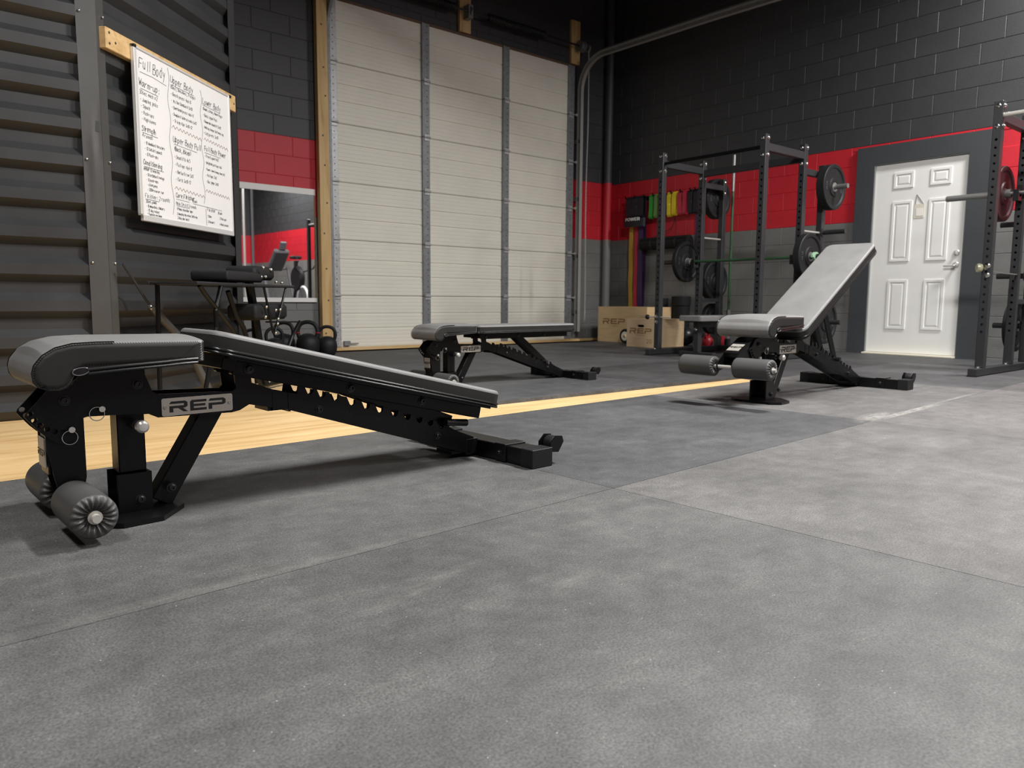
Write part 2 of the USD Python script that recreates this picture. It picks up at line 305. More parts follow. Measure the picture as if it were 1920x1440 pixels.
def sphere(c, r, sub=3, s=(1, 1, 1)):
    m = trimesh.creation.icosphere(subdivisions=sub, radius=r); m.apply_scale(s); return T(m, c)
def mani(m):
    m = m.copy(); m.merge_vertices()
    return m3.Manifold(m3.Mesh(np.asarray(m.vertices, np.float32), np.asarray(m.faces, np.uint32)))
def unmani(x):
    q = x.to_mesh(); return trimesh.Trimesh(np.array(q.vert_properties[:, :3], float), np.array(q.tri_verts), process=False)
def resample(pts, n, closed=True):
    p = np.asarray(pts, float)
    if closed: p = np.vstack([p, p[:1]])
    d = np.r_[0, np.cumsum(np.linalg.norm(np.diff(p, axis=0), axis=1))]
    s = np.linspace(0, d[-1], n+1)[:-1] if closed else np.linspace(0, d[-1], n)
    return np.stack([np.interp(s, d, p[:, i]) for i in range(p.shape[1])], 1)
def chaikin(p, k=2):
    p = np.asarray(p, float)
    for _ in range(k):
        q = np.roll(p, -1, 0); p = np.stack([0.75*p+0.25*q, 0.25*p+0.75*q], 1).reshape(-1, p.shape[1])
    return p
def cushion(outline, half, r, steps=5):
    """outline in (x, z), swept across y from -half to half, its long edges rounded by r"""
    o = np.asarray(outline, float); n = len(o)
    if Polygon(o).exterior.is_ccw is False: o = o[::-1]
    t = np.roll(o, -1, 0)-np.roll(o, 1, 0); t /= np.linalg.norm(t, axis=1, keepdims=True)+1e-12; nrm = np.stack([t[:, 1], -t[:, 0]], 1)
    rings = []
    for a in np.linspace(0, PI/2, steps): rings.append((-half+r*(1-math.sin(a)), r*(1-math.cos(a))))
    rings = [(-half+r*(1-math.cos(a)), r*(1-math.sin(a))) for a in np.linspace(0, PI/2, steps)]
    rings = rings+[(y, 0.0) for y in np.linspace(-half+r, half-r, 20)[1:-1]]+[(-y, d) for y, d in rings[::-1]]
    v = []
    for y, d in rings:
        q = o-nrm*d; v.append(np.stack([q[:, 0], np.full(n, y), q[:, 1]], 1))
    v = np.concatenate(v); f = []
    for i in range(len(rings)-1):
        a = i*n+np.arange(n); b = i*n+(np.arange(n)+1) % n
        f += [np.stack([a, b+n, b], 1), np.stack([a, a+n, b+n], 1)]
    m = tm(v, np.concatenate(f))
    c0 = trimesh.creation.triangulate_polygon(Polygon(v[:n, [0, 2]]), engine='earcut'); 
    cap = []
    for k, (off, y) in enumerate(((0, rings[0][0]), ((len(rings)-1)*n, rings[-1][0]))):
        pv, pf = trimesh.creation.triangulate_polygon(Polygon(v[off:off+n][:, [0, 2]]), engine='earcut')
        cap.append(tm(np.stack([pv[:, 0], np.full(len(pv), y), pv[:, 1]], 1), pf if k else pf[:, ::-1]))
    out = trimesh.util.concatenate([m]+cap); out.merge_vertices(); out.fix_normals(); return out
def split_faces(m, mask):
    """(faces where mask, the others) as two meshes"""
    a = m.submesh([np.nonzero(mask)[0]], append=True, repair=False); b = m.submesh([np.nonzero(~mask)[0]], append=True, repair=False); return a, b
def slab_pad(L, W, Hh, rp, rb, crown=0.0, steps=5):
    """flat upholstered pad: x 0..L, y +-W/2, z 0..Hh, rounded plan corners rp and rounded top edges rb"""
    pl = sbox(rp, -W/2+rp, L-rp, W/2-rp).buffer(rp, quad_segs=8).exterior
    o = resample(np.array(pl.coords)[:-1], 160)
    if not Polygon(o).exterior.is_ccw: o = o[::-1]
    t = np.roll(o, -1, 0)-np.roll(o, 1, 0); t /= np.linalg.norm(t, axis=1, keepdims=True); nr = np.stack([t[:, 1], -t[:, 0]], 1)
    c = np.array([L/2, 0]); rings = [(0.0, 0.004), (0.004, 0.0)]
    rings += [(Hh-rb+rb*math.sin(a), rb*(1-math.cos(a))) for a in np.linspace(0, PI/2*0.96, steps)]
    v = [np.c_[o-nr*d, np.full(len(o), z)] for z, d in rings]
    base = v[-1][:, :2]
    for k in (0.75, 0.45, 0.15): v.append(np.c_[c*(1-k)+base*k, np.full(len(o), Hh+crown*(1-k*k))])
    n = len(o); V = np.concatenate(v); f = []
    for i in range(len(v)-1):
        a = i*n+np.arange(n); b = i*n+(np.arange(n)+1) % n
        f += [np.stack([a, b, b+n], 1), np.stack([a, b+n, a+n], 1)]
    V = np.vstack([V, [L/2, 0, 0], [L/2, 0, Hh+crown]]); i0, i1 = len(V)-2, len(V)-1
    a = np.arange(n); b = (a+1) % n
    f += [np.stack([np.full(n, i0), b, a], 1), np.stack([np.full(n, i1), (len(v)-1)*n+a, (len(v)-1)*n+b], 1)]
    return tm(V, np.concatenate(f))
def rep_letters(h, sx=1.12):
    R = Polygon([(.15, 1), (1.3, 1), (1.5, .85), (1.5, .5), (1.3, .36), (1.1, .36), (1.5, 0), (1.15, 0), (.72, .36), (.3, .36), (.3, 0), (0, 0), (0, .58), (1.2, .58), (1.2, .78), (0, .78)])
    E = Polygon([(.15, 1), (1.4, 1), (1.4, .78), (.3, .78), (.3, .61), (1.3, .61), (1.3, .4), (.3, .4), (.3, .22), (1.4, .22), (1.4, 0), (0, 0), (0, .85)])
    P = Polygon([(.15, 1), (1.3, 1), (1.5, .85), (1.5, .5), (1.3, .36), (.3, .36), (.3, 0), (0, 0), (0, .58), (1.2, .58), (1.2, .78), (0, .78)])
    g = unary_union([R, affinity.translate(E, 1.72), affinity.translate(P, 3.3)])
    return affinity.scale(affinity.translate(g, -2.4, -.5), h*sx, h, origin=(0, 0))
def poly_of_text(text, height, depth, bold=False):
    m = meshkit.text_mesh(text, height, depth, bold); m.apply_translation([-m.bounds[0][0], 0, 0]); return m
def text_xz(text, height, x, y, z, depth=0.001, face=-1):
    """lettering standing on a plane y = const, read from -y"""
    m = poly_of_text(text, height, depth); v = m.vertices
    return tm(np.stack([x+v[:, 0], y-v[:, 2], z+v[:, 1]], 1), m.faces)

XR, YG = 8.397, 7.824        # faces of the right wall and of the garage-door wall

# ================================================================== SETTING
COURSE, BLK, ZRED0, ZRED1 = 0.2051, 0.41, 1.4605, 2.281
CEIL = 5.0
XW0, YB = -6.0, -6.9          # far left wall and the wall behind the camera
def band(z): return 'paint_grey' if z < ZRED0 else ('paint_red' if z < ZRED1 else 'paint_dark')
def block_mesh(a0, a1, z0, z1, wall, face):
    """one concrete block's painted face: a shallow chamfered slab standing proud of the joints"""
    g = 0.0018
    if wall == 'x': return bx(face, face+0.02, a0+g, a1-g, z0+g, z1-g, 0.003)
    return bx(a0+g, a1-g, face, face+0.02, z0+g, z1-g, 0.003)
def in_view(P, m=30):
    d = np.asarray(P, float)-np.array([0, 0, CAMH]); z = d@CF
    if z < 0.2: return False
    x, y = 960+FPX*(d@CR)/z, 720-FPX*(d@CU)/z
    return -m < x < 1920+m and -m < y < 1440+m
def block_wall(parent, wall, face, cells, limit=300):
    """cells: (a0, a1, z0, z1); the largest in view become single parts, the rest is one joined part"""
    seen, rest = [], []
    for c in cells:
        a, z = (c[0]+c[1])/2, (c[2]+c[3])/2
        P = (face, a, z) if wall == 'x' else (a, face, z)
        (seen if in_view(P) else rest).append((np.linalg.norm(np.array(P)-[0, 0, CAMH]), c))
    seen.sort(key=lambda t: t[0]); rest += seen[limit:]; seen = seen[:limit]
    for _, c in seen: obj('concrete_block', block_mesh(*c, wall, face), band((c[2]+c[3])/2), parent, smooth=False)
    for mat, nm in (('paint_grey', 'grey_block_courses'), ('paint_red', 'red_block_courses'), ('paint_dark', 'charcoal_block_courses')):
        ms = [block_mesh(*c, wall, face) for _, c in rest if band((c[2]+c[3])/2) == mat]
        if ms: tag(obj(nm, ms, mat, parent, smooth=False), kind='stuff')
zs = [ZRED0+COURSE*k for k in range(-8, 19)]
# right wall, with the doorway left out
DY0, DY1, DZ1 = 2.975, 3.905, 2.06
SUR = (2.782, 4.105, 2.255)      # painted surround: y range and top
wr = struct('wall_right')
cells = []
for k, z0 in enumerate(zs):
    off = 4.18+(0.0 if k % 2 == 1 else BLK/2)      # k-8 odd -> joints at 4.18 + n*BLK
    z1 = min(z0+COURSE, CEIL); z0c = max(z0, -0.03)
    if z1 <= z0c+0.01 or z0 >= CEIL: continue
    n0 = math.floor((YB-off)/BLK)
    for j in range(n0, n0+60):
        a0, a1 = max(off+j*BLK, YB), min(off+(j+1)*BLK, YG)
        if a1-a0 < 0.02: continue
        if z1 < SUR[2]+0.01:
            parts = [(a0, min(a1, SUR[0]+0.01)), (max(a0, SUR[1]-0.01), a1)] if a1 > SUR[0] and a0 < SUR[1] else [(a0, a1)]
            cells += [(p, q, z0c, z1) for p, q in parts if q-p > 0.02]
        elif z0 < SUR[2] and a1 > SUR[0] and a0 < SUR[1]:
            cells.append((a0, a1, max(z0c, SUR[2]-0.02), z1))
        else: cells.append((a0, a1, z0c, z1))
block_wall(wr, 'x', XR, cells)
def backing(parent, wall, face, a0, a1, holes=()):
    for z0, z1, mt in ((-0.03, ZRED0, 'paint_grey'), (ZRED0, ZRED1, 'paint_red'), (ZRED1, CEIL, 'paint_dark')):
        pl = sbox(a0, z0, a1, z1)
        for h in holes: pl = pl.difference(sbox(*h))
        if pl.is_empty: continue
        m = ext_yz(pl, face+0.0045, face+0.12) if wall == 'x' else ext_xz(pl, face+0.0045, face+0.12)
        obj('mortar_bed', m, mt, parent, smooth=False)
backing(wr, 'x', XR, YB, YG+0.1, [(DY0-0.02, -0.1, DY1+0.02, DZ1+0.02)])

# wall of the garage door
GX0, GX1, GZ1 = 3.80, 7.585, 3.83
wg = struct('wall_garage'); cells = []
for k, z0 in enumerate(zs):
    off = 0.13+(0.0 if k % 2 else BLK/2); z1 = min(z0+COURSE, CEIL); z0c = max(z0, -0.03)
    if z1 <= z0c+0.01 or z0 >= CEIL: continue
    for j in range(-16, 24):
        a0, a1 = off+j*BLK, off+(j+1)*BLK
        a0, a1 = max(a0, XW0), min(a1, XR)
        if a1-a0 < 0.02: continue
        if z1 < GZ1+0.02 and a1 > GX0 and a0 < GX1:
            cells += [(p, q, z0c, z1) for p, q in ((a0, GX0+0.01), (GX1-0.01, a1)) if q-p > 0.02]
        elif z0 < GZ1 and a1 > GX0 and a0 < GX1: cells.append((a0, a1, GZ1-0.02, z1))
        else: cells.append((a0, a1, z0c, z1))
block_wall(wg, 'y', YG, [c for c in cells if c[1] > 1.9])
block_wall(wg, 'y', YG, [c for c in cells if c[1] <= 1.9], 0)
backing(wg, 'y', YG, XW0, XR+0.1, [(GX0, -0.1, GX1, GZ1)])

def plain_wall(name, wall, a0, a1, face, sign):
    w = struct(name)
    for z0, z1, mt in ((-0.03, ZRED0, 'paint_grey'), (ZRED0, ZRED1, 'paint_red'), (ZRED1, CEIL, 'paint_dark')):
        f0, f1 = sorted((face, face+0.1*sign))
        obj('painted_band', bx(a0, a1, f0, f1, z0, z1) if wall == 'y' else bx(f0, f1, a0, a1, z0, z1), mt, w, smooth=False)
plain_wall('wall_back', 'y', XW0, XR+0.1, YB, -1)
plain_wall('wall_left', 'x', YB, YG+0.1, XW0, -1)
struct('ceiling', bx(XW0, XR+0.1, YB, YG+0.1, CEIL, CEIL+0.1), 'ceil')
# dark boxed corner pipe, painted in the same bands
pp = struct('trim_1')
for z0, z1, mt in ((0.0, ZRED0, 'paint_grey'), (ZRED0, ZRED1, 'paint_red'), (ZRED1, CEIL, 'paint_dark')):
    obj('painted_pipe', T(lathe([(0, 0), (0.062, 0), (0.062, z1-z0), (0, z1-z0)], 28), (8.225, YG-0.075, z0)), mt, pp, smooth=40)

# ------------------------------------------------------------------ floor: plywood subfloor with rubber mats laid on it
fl = struct('floor')
obj('subfloor_slab', bx(XW0, XR, YB, YG, -0.12, -0.041), 'slate', fl, smooth=False)
for i in range(-1, 5):
    for j in range(-2, 4):
        x0, x1, y0, y1 = i*2.44-0.55+(0.6 if j % 2 else 0), (i+1)*2.44-0.55+(0.6 if j % 2 else 0), j*1.22+2.0, (j+1)*1.22+2.0
        x0, x1, y0, y1 = max(x0, XW0), min(x1, XR), max(y0, YB), min(y1, YG)
        if x1-x0 > 0.1 and y1-y0 > 0.1:
            obj('plywood_sheet', bx(x0+0.001, x1-0.001, y0+0.001, y1-0.001, -0.04, -0.0195, 0.001), 'ply', fl, smooth=False)
E1 = np.array([math.cos(math.radians(3.3)), math.sin(math.radians(3.3))]); E2 = np.array([-E1[1], E1[0]]); N1 = np.array([1.638, 1.494])
MW, MH, G = 1.931, 1.295, 0.0011
room = sbox(XW0+0.01, YB+0.01, XR-0.004, YG-0.004)
def cellpoly(i, j):
    P = [N1+E1*MW*a+E2*MH*b for a, b in ((i, j), (i+1, j), (i+1, j+1), (i, j+1))]
    return Polygon(P).buffer(-G)
near = []
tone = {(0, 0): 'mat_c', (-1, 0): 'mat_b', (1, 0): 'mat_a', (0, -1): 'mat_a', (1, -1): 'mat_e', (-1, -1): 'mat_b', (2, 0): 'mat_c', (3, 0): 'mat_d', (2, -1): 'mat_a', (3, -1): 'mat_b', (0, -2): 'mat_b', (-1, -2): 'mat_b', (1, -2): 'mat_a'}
def mat_piece(poly, mt):
    poly = poly.intersection(room)
    for g in getattr(poly, 'geoms', [poly]):
        if g.is_empty or g.area < 0.004: continue
        top = g.buffer(-0.0012, join_style=2)
        if top.is_empty: continue
        obj('rubber_mat', T(ext(g, 0.0185), (0, 0, -0.019)), mt, fl, smooth=False)
for j in range(-5, 1):
    for i in range(-4, 4):
        p = cellpoly(i, j)
        if j == 0 and i >= 2: p = p  # the row runs on to the right wall
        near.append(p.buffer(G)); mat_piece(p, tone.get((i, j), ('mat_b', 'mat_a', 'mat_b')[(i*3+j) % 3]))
nearU = unary_union(near).buffer(0.002)
FX0, FY0, FY1 = 2.08, 3.215, 7.28
farR = unary_union([sbox(FX0, FY0, XR-0.004, FY1), sbox(4.93, 2.7, XR-0.004, FY0+0.01)]).difference(nearU)
for i in range(0, 4):
    for j in range(0, 4):
        c = sbox(FX0+i*1.93+G, (FY0+j*1.22 if j else 2.6)+G, FX0+(i+1)*1.93-G, FY0+(j+1)*1.22-G).intersection(farR)
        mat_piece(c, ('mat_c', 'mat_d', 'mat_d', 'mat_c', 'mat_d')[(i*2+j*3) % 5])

# ------------------------------------------------------------------ garage door (sectional)
gd = struct('door_2')
seams = [0.012, 0.6049, 1.2313, 1.8678, 2.5055, 3.1528, 3.82]
GY = YG-0.02                                      # inner face of the panels
def section_mesh(z0, z1, x0, x1):
    h = z1-z0; prof = [(z0+0.002, 0.028), (z0+0.002, 0.006), (z0+0.012, 0.0)]
    for k in range(1, 14):
        zc = z0+h*k/14
        big = k in (5, 9)
        w, dp = (0.012, 0.011) if big else (0.006, 0.0022)
        prof += [(zc-w, 0.0), (zc-w*0.4, dp), (zc+w*0.4, dp), (zc+w, 0.0)]
    prof += [(z1-0.014, 0.0), (z1-0.003, 0.008), (z1-0.003, 0.028)]
    pl = Polygon([(GY+d, z) for z, d in prof]+[(GY+0.045, z1-0.003), (GY+0.045, z0+0.002)])
    return ext_yz(pl, x0, x1)
ST = [(3.832, 3.922), (5.040, 5.136), (6.280, 6.376), (7.436, 7.556)]
for k in range(6):
    for c in range(3):
        obj('door_panel', section_mesh(seams[k], seams[k+1], ST[c][1]-0.06 if c else ST[0][0], ST[c+1][0]+0.04 if c < 2 else ST[3][1]), 'doorpanel', gd, smooth=False)
    for s, (a, b) in enumerate(ST):
        z0, z1 = seams[k]+0.004, seams[k+1]-0.004
        st = mani(bx(a, b, GY-0.022, GY-0.001, z0, z1, 0.003))
        nh = 9; xc = (a+b)/2+(0.012 if s in (1, 2) else 0)
        hol = [T(lathe([(0, 0), (0.0065, 0), (0.0065, 0.05), (0, 0.05)], 8), (xc, GY-0.03, z0+(z1-z0)*(q+0.6)/nh), rx(-PI/2)) for q in range(nh)]
        hm = m3.Manifold()
        for h in hol: hm = hm + mani(h)
        obj('stile', unmani(st-hm), 'galv' if s in (0,) else 'galvdark', gd, smooth=False)
        if s in (1, 2): obj('stile_flange', bx(a-0.012, a+0.004, GY-0.03, GY-0.001, z0, z1), 'galvdark', gd, smooth=False)
for z in seams[1:6]:
    for s, (a, b) in enumerate(ST):
        xc = (a+b)/2
        obj('hinge', [bx(xc-0.038, xc+0.038, GY-0.031, GY-0.02, z-0.045, z+0.035, 0.004), rod((xc-0.045, GY-0.037, z), (xc+0.045, GY-0.037, z), 0.011)], 'galv', gd)
        if s in (0, 3):
            sg = -1 if s == 0 else 1
            obj('roller_wheel', [rod((xc, GY-0.05, z), (xc+sg*0.075, GY-0.05, z), 0.006), rod((xc+sg*0.07, GY-0.05, z), (xc+sg*0.09, GY-0.05, z), 0.02)], 'silver', gd)
obj('bottom_seal', bx(3.84, 7.55, GY-0.006, GY+0.03, -0.012, 0.02, 0.006), 'cream', gd, smooth=False)
obj('top_rail', bx(3.83, 7.56, GY-0.012, GY+0.04, 3.80, 3.83, 0.003), 'doortop', gd, smooth=False)
obj('lift_handle', [rod((4.03, GY-0.03, 0.055), (4.13, GY-0.03, 0.055), 0.006), bx(3.95, 4.03, GY-0.035, GY, 0.03, 0.085, 0.004)], 'galvdark', gd)
# apron of bare plywood and timber in front of the door
struct('trim_2', bx(3.62, 8.14, YG-0.12, YG-0.06, -0.019, 0.016, 0.003), 'ply')

# tracks of the garage door
def c_track(name, xc, side, label, yo=0.105, lip='silver'):
    t = thing(name, label, 'door track')
    R = 0.42; pts = [(YG-yo, 0.12), (YG-yo, 3.47)]
    pts += [(YG-yo-R*(1-math.cos(a)), 3.47+R*math.sin(a)) for a in np.linspace(0.1, PI/2-0.03, 10)]
    pts += [(5.6, 3.87), (3.9, 3.83), (2.4, 3.79)]
    ln = LineString(pts)
    web = ln.buffer(0.034, cap_style=2, join_style=1).difference(ln.buffer(0.0, cap_style=2))
    w = ln.buffer(0.034, cap_style=2); 
    obj('track_web', ext_yz(w, xc+side*0.022, xc+side*0.025) if side > 0 else ext_yz(w, xc-0.025, xc-0.022), 'galvdark', t, smooth=False)
    inner = ln.buffer(0.034, cap_style=2).difference(ln.buffer(0.0305, cap_style=2))
    obj('track_lip', ext_yz(inner, xc-0.03 if side > 0 else xc-0.02, xc+0.025 if side > 0 else xc+0.008), lip, t, smooth=False)
    up = LineString([(y, z+0.05) for y, z in pts[6:]])
    obj('support_angle', ext_yz(up.buffer(0.024, cap_style=2), xc+0.026*side-0.002, xc+0.026*side+0.002), 'galvdark', t, smooth=False)
    for z in (0.4, 1.2, 2.0, 2.8): obj('track_bracket', bx(xc-0.02 if side > 0 else xc-0.015, xc+(0.045 if side > 0 else 0.006), YG-0.075 if side > 0 else YG-0.03, YG-0.002, z-0.03, z+0.03, 0.003), 'galvdark', t, smooth=False)
    return t
c_track('garage_door_track', 7.615, 1, 'galvanised track right of the garage door, curving overhead along the block wall')
c_track('garage_door_track', 3.815, -1, 'galvanised track left of the garage door, beside the pine post', 0.062, 'galvdark')
# pine posts
def post(name, x0, x1, y0, y1, z0, z1, label, knots=True):
    t = thing(name, label, 'timber post')
    obj('timber', bx(x0, x1, y0, y1, z0, z1, 0.003), 'pinez', t, smooth=False)
    if knots:
        for q in range(13):
            z = z0+0.2+(z1-z0-0.3)*(q+0.3*math.sin(q*3.1))/13; x = x0+(x1-x0)*(0.3+0.45*((q*37) % 10)/10)
            obj('knot', T(lathe([(0, 0), (0.011, 0), (0.009, 0.002), (0, 0.003)], 10), (x, y0+0.0005, z), rx(PI/2)), 'screw', t)
    return t
post('pine_post', 3.662, 3.785, YG-0.110, YG-0.030, -0.019, 4.98, 'tall pine post full height at the left side of the garage door')
post('pine_post', 5.575, 5.745, YG-0.05, YG-0.004, 3.84, 4.98, 'short pine upright above the middle of the garage door, under the spring bar', False)
post('pine_post', 7.475, 7.640, YG-0.05, YG-0.004, 3.84, 4.42, 'short pine block above the right end of the garage door, by the cable drum', False)
# torsion bar
t = thing('torsion_spring_bar', 'dark torsion spring shaft above the garage door', 'spring shaft')
obj('shaft', rod((3.8, YG-0.135, 4.06), (7.75, YG-0.135, 4.06), 0.013), 'darksteel', t)
for a, b in ((4.5, 5.45), (5.95, 6.9)):
    th = np.linspace(0, 2*PI*34, 34*10)
    obj('torsion_spring', tube(np.stack([a+(b-a)*th/th[-1], YG-0.135+0.042*np.cos(th), 4.06+0.042*np.sin(th)], 1), 0.0085, 6), 'darksteel', t)
obj('centre_bracket', [bx(5.63, 5.70, YG-0.16, YG-0.051, 3.98, 4.14, 0.004), ring((5.665, YG-0.135, 4.06), 0.05, 0.012, (1, 0, 0))], 'galvdark', t)
for x in (3.86, 7.53): obj('cable_drum', T(lathe([(0, 0), (0.07, 0), (0.07, 0.01), (0.055, 0.02), (0.055, 0.06), (0.075, 0.07), (0.075, 0.085), (0, 0.085)], 24), (x, YG-0.135, 4.06), ry(PI/2)), 'galvdark', t)
obj('hoist_wheel', T(lathe([(0, 0), (0.05, 0), (0.055, 0.004), (0.045, 0.012), (0.045, 0.02), (0.055, 0.028), (0.05, 0.032), (0, 0.032)], 24), (7.69, YG-0.135, 4.06), ry(PI/2)), 'galvdark', t)
# hoist chain
links = []
for i in range(168):
    z = 4.035-0.0225*i
    lk = ring((0, 0, 0), 0.0085, 0.0026, (0, 1, 0) if i % 2 else (1, 0, 0), 10, 5); lk.apply_scale((1, 1, 1.6)); links.append(T(lk, (7.70+0.010*math.sin(i*0.05), YG-0.16, z)))
ch = obj('hoist_chain', links, 'silver'); tag(ch, 'thin steel hoist chain hanging right of the garage door', 'chain', kind='stuff')

# ------------------------------------------------------------------ white six-panel door
d1 = struct('door_1')
SX = XR-0.004
obj('door_slab', bx(SX, SX+0.044, DY0+0.004, DY1-0.004, 0.022, 2.05, 0.003), 'white', d1, smooth=False)
for y0, y1 in ((3.498, 3.700), (3.130, 3.330)):
    for z0, z1 in ((1.782, 1.950), (1.008, 1.642), (0.282, 0.808)):
        fr = sbox(y0, z0, y1, z1).difference(sbox(y0+0.024, z0+0.024, y1-0.024, z1-0.024))
        mo = ext_yz(fr, SX-0.008, SX+0.002)
        obj('door_moulding', mo, 'white', d1, smooth=False)
        v = trimesh.convex.convex_hull(np.array([(SX+0.001, a, b) for a in (y0+0.026, y1-0.026) for b in (z0+0.026, z1-0.026)]+[(SX-0.006, a, b) for a in (y0+0.05, y1-0.05) for b in (z0+0.05, z1-0.05)]))
        obj('raised_panel', v, 'white', d1, smooth=False)
for z, nm in ((1.076, 'deadbolt'), (0.955, 'door_knob')):
    y = 3.035
    ros = T(lathe([(0, 0), (0.031, 0), (0.031, 0.006), (0.024, 0.012), (0, 0.012)], 24), (SX, y, z), ry(-PI/2))
    if nm == 'deadbolt': kn = [ros, rbox((SX-0.024, y, z), (0.024, 0.012, 0.034), 0.003)]
    else: kn = [ros, rod((SX, y, z), (SX-0.045, y, z), 0.011), rbox((SX-0.052, y+0.045, z-0.012), (0.016, 0.11, 0.02), 0.006)]
    obj(nm, kn, 'silver', d1)
sp = Polygon([(SUR[0], 0.0), (SUR[0], SUR[2]), (SUR[1], SUR[2]), (SUR[1], 0.0), (DY1+0.004, 0.0), (DY1+0.004, DZ1), (DY0-0.006, DZ1), (DY0-0.006, 0.0)])
obj('door_surround', ext_yz(sp, XR-0.032, XR+0.006), 'slate', d1, smooth=False)
obj('door_jamb', [bx(XR-0.026, XR+0.05, DY1-0.006, DY1+0.0035, 0, DZ1), bx(XR-0.026, XR+0.05, DY0-0.0055, DY0+0.003, 0, DZ1), bx(XR-0.026, XR+0.05, DY0, DY1, 2.052, DZ1-0.0005)], 'jamb', d1, smooth=False)
obj('threshold', bx(XR-0.10, XR+0.05, DY0-0.004, DY1+0.002, -0.0005, 0.019, 0.004), 'cream', d1, smooth=False)
t = thing('door_notice', 'small beige paper notice hung on the white door', 'notice')
obj('notice_sheet', bx(SX-0.004, SX-0.0015, 3.375, 3.475, 1.455, 1.60), 'paper', t, smooth=False)
obj('hanger_string', [rod((SX-0.003, 3.385, 1.60), (SX-0.003, 3.455, 1.70), 0.003), rod((SX-0.003, 3.465, 1.60), (SX-0.003, 3.455, 1.70), 0.003)], 'jamb', t)
obj('note_slip', bx(SX-0.006, SX-0.0042, 3.385, 3.455, 1.475, 1.555), 'papernote', t, smooth=False)

# ------------------------------------------------------------------ corrugated steel partition with corner flashing
PY = 4.13; CP = np.array([0.83, PY]); TH = math.radians(39.6576)+math.atan2(185, FPX); PD = np.array([math.sin(TH), math.cos(TH)]); PN = np.array([PD[1], -PD[0]])   # PN points at the viewer's side
ZT = [1.8725-0.1722*k for k in range(-14, 12)]
def corr_profile():
    pr = []
    for zt in sorted(ZT):
        pr += [(zt-0.036, 0.0), (zt, 0.038), (zt+0.05, 0.038), (zt+0.087, 0.0)]
    pr = [(z, d) for z, d in pr if -0.019 <= z <= 4.2]
    return [(-0.019, 0.0)]+pr+[(4.25, 0.0)]
prof = corr_profile()
poly = Polygon([(d, z) for z, d in prof]+[(-0.004, 4.25), (-0.004, -0.019)])
pw = struct('wall_partition')
m = ext(poly, 3.6)      # x = proud, y = z, extruded along +z
v = m.vertices
obj('corrugated_sheet', tm(np.stack([CP[0]-0.005-v[:, 2], PY+0.038-v[:, 0], v[:, 1]], 1), m.faces[:, ::-1]), 'corr', pw, smooth=False)
LR = 1.345
m = ext(poly, LR); v = m.vertices
base = CP+PN*(-0.038)
P3 = base[None]+PD[None]*v[:, 2:3]+PN[None]*v[:, 0:1]
mm = tm(np.c_[P3, v[:, 1]], m.faces); mm.fix_normals()
obj('corrugated_sheet', mm, 'corr', pw, smooth=False)
for q in pw.GetChildren(): pass
# flashing: two legs of bent sheet with a slight dent, and the sheet's far edge trim
fz = np.linspace(-0.019, 4.25, 60)
def strip(a, b, thick_dir, nb=8, dent=0.0):
    a, b = np.array(a), np.array(b); V = []; 
    for z in fz:
        for k in range(nb+1):
            s = k/nb; q = a+(b-a)*s
            q = q+np.array(thick_dir)*(dent*math.exp(-((z-1.22-0.35*(s-0.5))/0.10)**2)*math.sin(PI*s)*math.sin(6*s+z*9)+0.0015*math.sin(z*2.3+s))
            V.append((q[0], q[1], z))
    n = nb+1; F = []
    for i in range(len(fz)-1):
        for k in range(nb):
            A = i*n+k; F += [(A, A+1, A+n+1), (A, A+n+1, A+n)]
    f = tm(V, F); g = f.copy(); g.apply_translation((-thick_dir[0]*0.002, -thick_dir[1]*0.002, 0)); g.invert(); return trimesh.util.concatenate([f, g])
obj('corner_flashing', strip((0.748, PY-0.002), (0.8345, PY-0.002), (0, -1), 8, 0.006), 'flash', pw, smooth=60)
c0 = np.array([0.8345, PY-0.002]); c1 = c0+PD*0.055
obj('corner_flashing', strip(c0, c1, PN, 4), 'flash', pw, smooth=60)
e0 = CP+PD*(LR-0.075)+PN*0.004; e1 = CP+PD*(LR+0.004)+PN*0.004
obj('end_trim', strip(e0, e1, PN, 3), 'corr', pw, smooth=60)
obj('end_trim', strip(e1, e1-PN*0.10, PD, 3), 'corr', pw, smooth=60)
for z in (0.32, 0.73, 1.22, 1.9, 2.5):
    for P, nrm in ((np.array([0.763, PY-0.003]), (0, -1)), (c1-PD*0.012+PN*0.002, PN)):
        obj('screw', sphere((P[0]+nrm[0]*0.002, P[1]+nrm[1]*0.002, z), 0.0065, 2), 'tin', pw)
# solid backs of the partition room so that the sheets are not free-standing
obj('stud_panel', bx(-2.8, 0.80, PY+0.05, PY+0.10, -0.019, 4.25), 'slate', pw, smooth=False)
bk = [CP-PN*0.05+PD*0.02, CP-PN*0.05+PD*(LR-0.01), CP-PN*0.10+PD*(LR-0.01), CP-PN*0.10+PD*0.05]
obj('stud_panel', ext(Polygon(bk), 4.25), 'slate', pw, smooth=False)

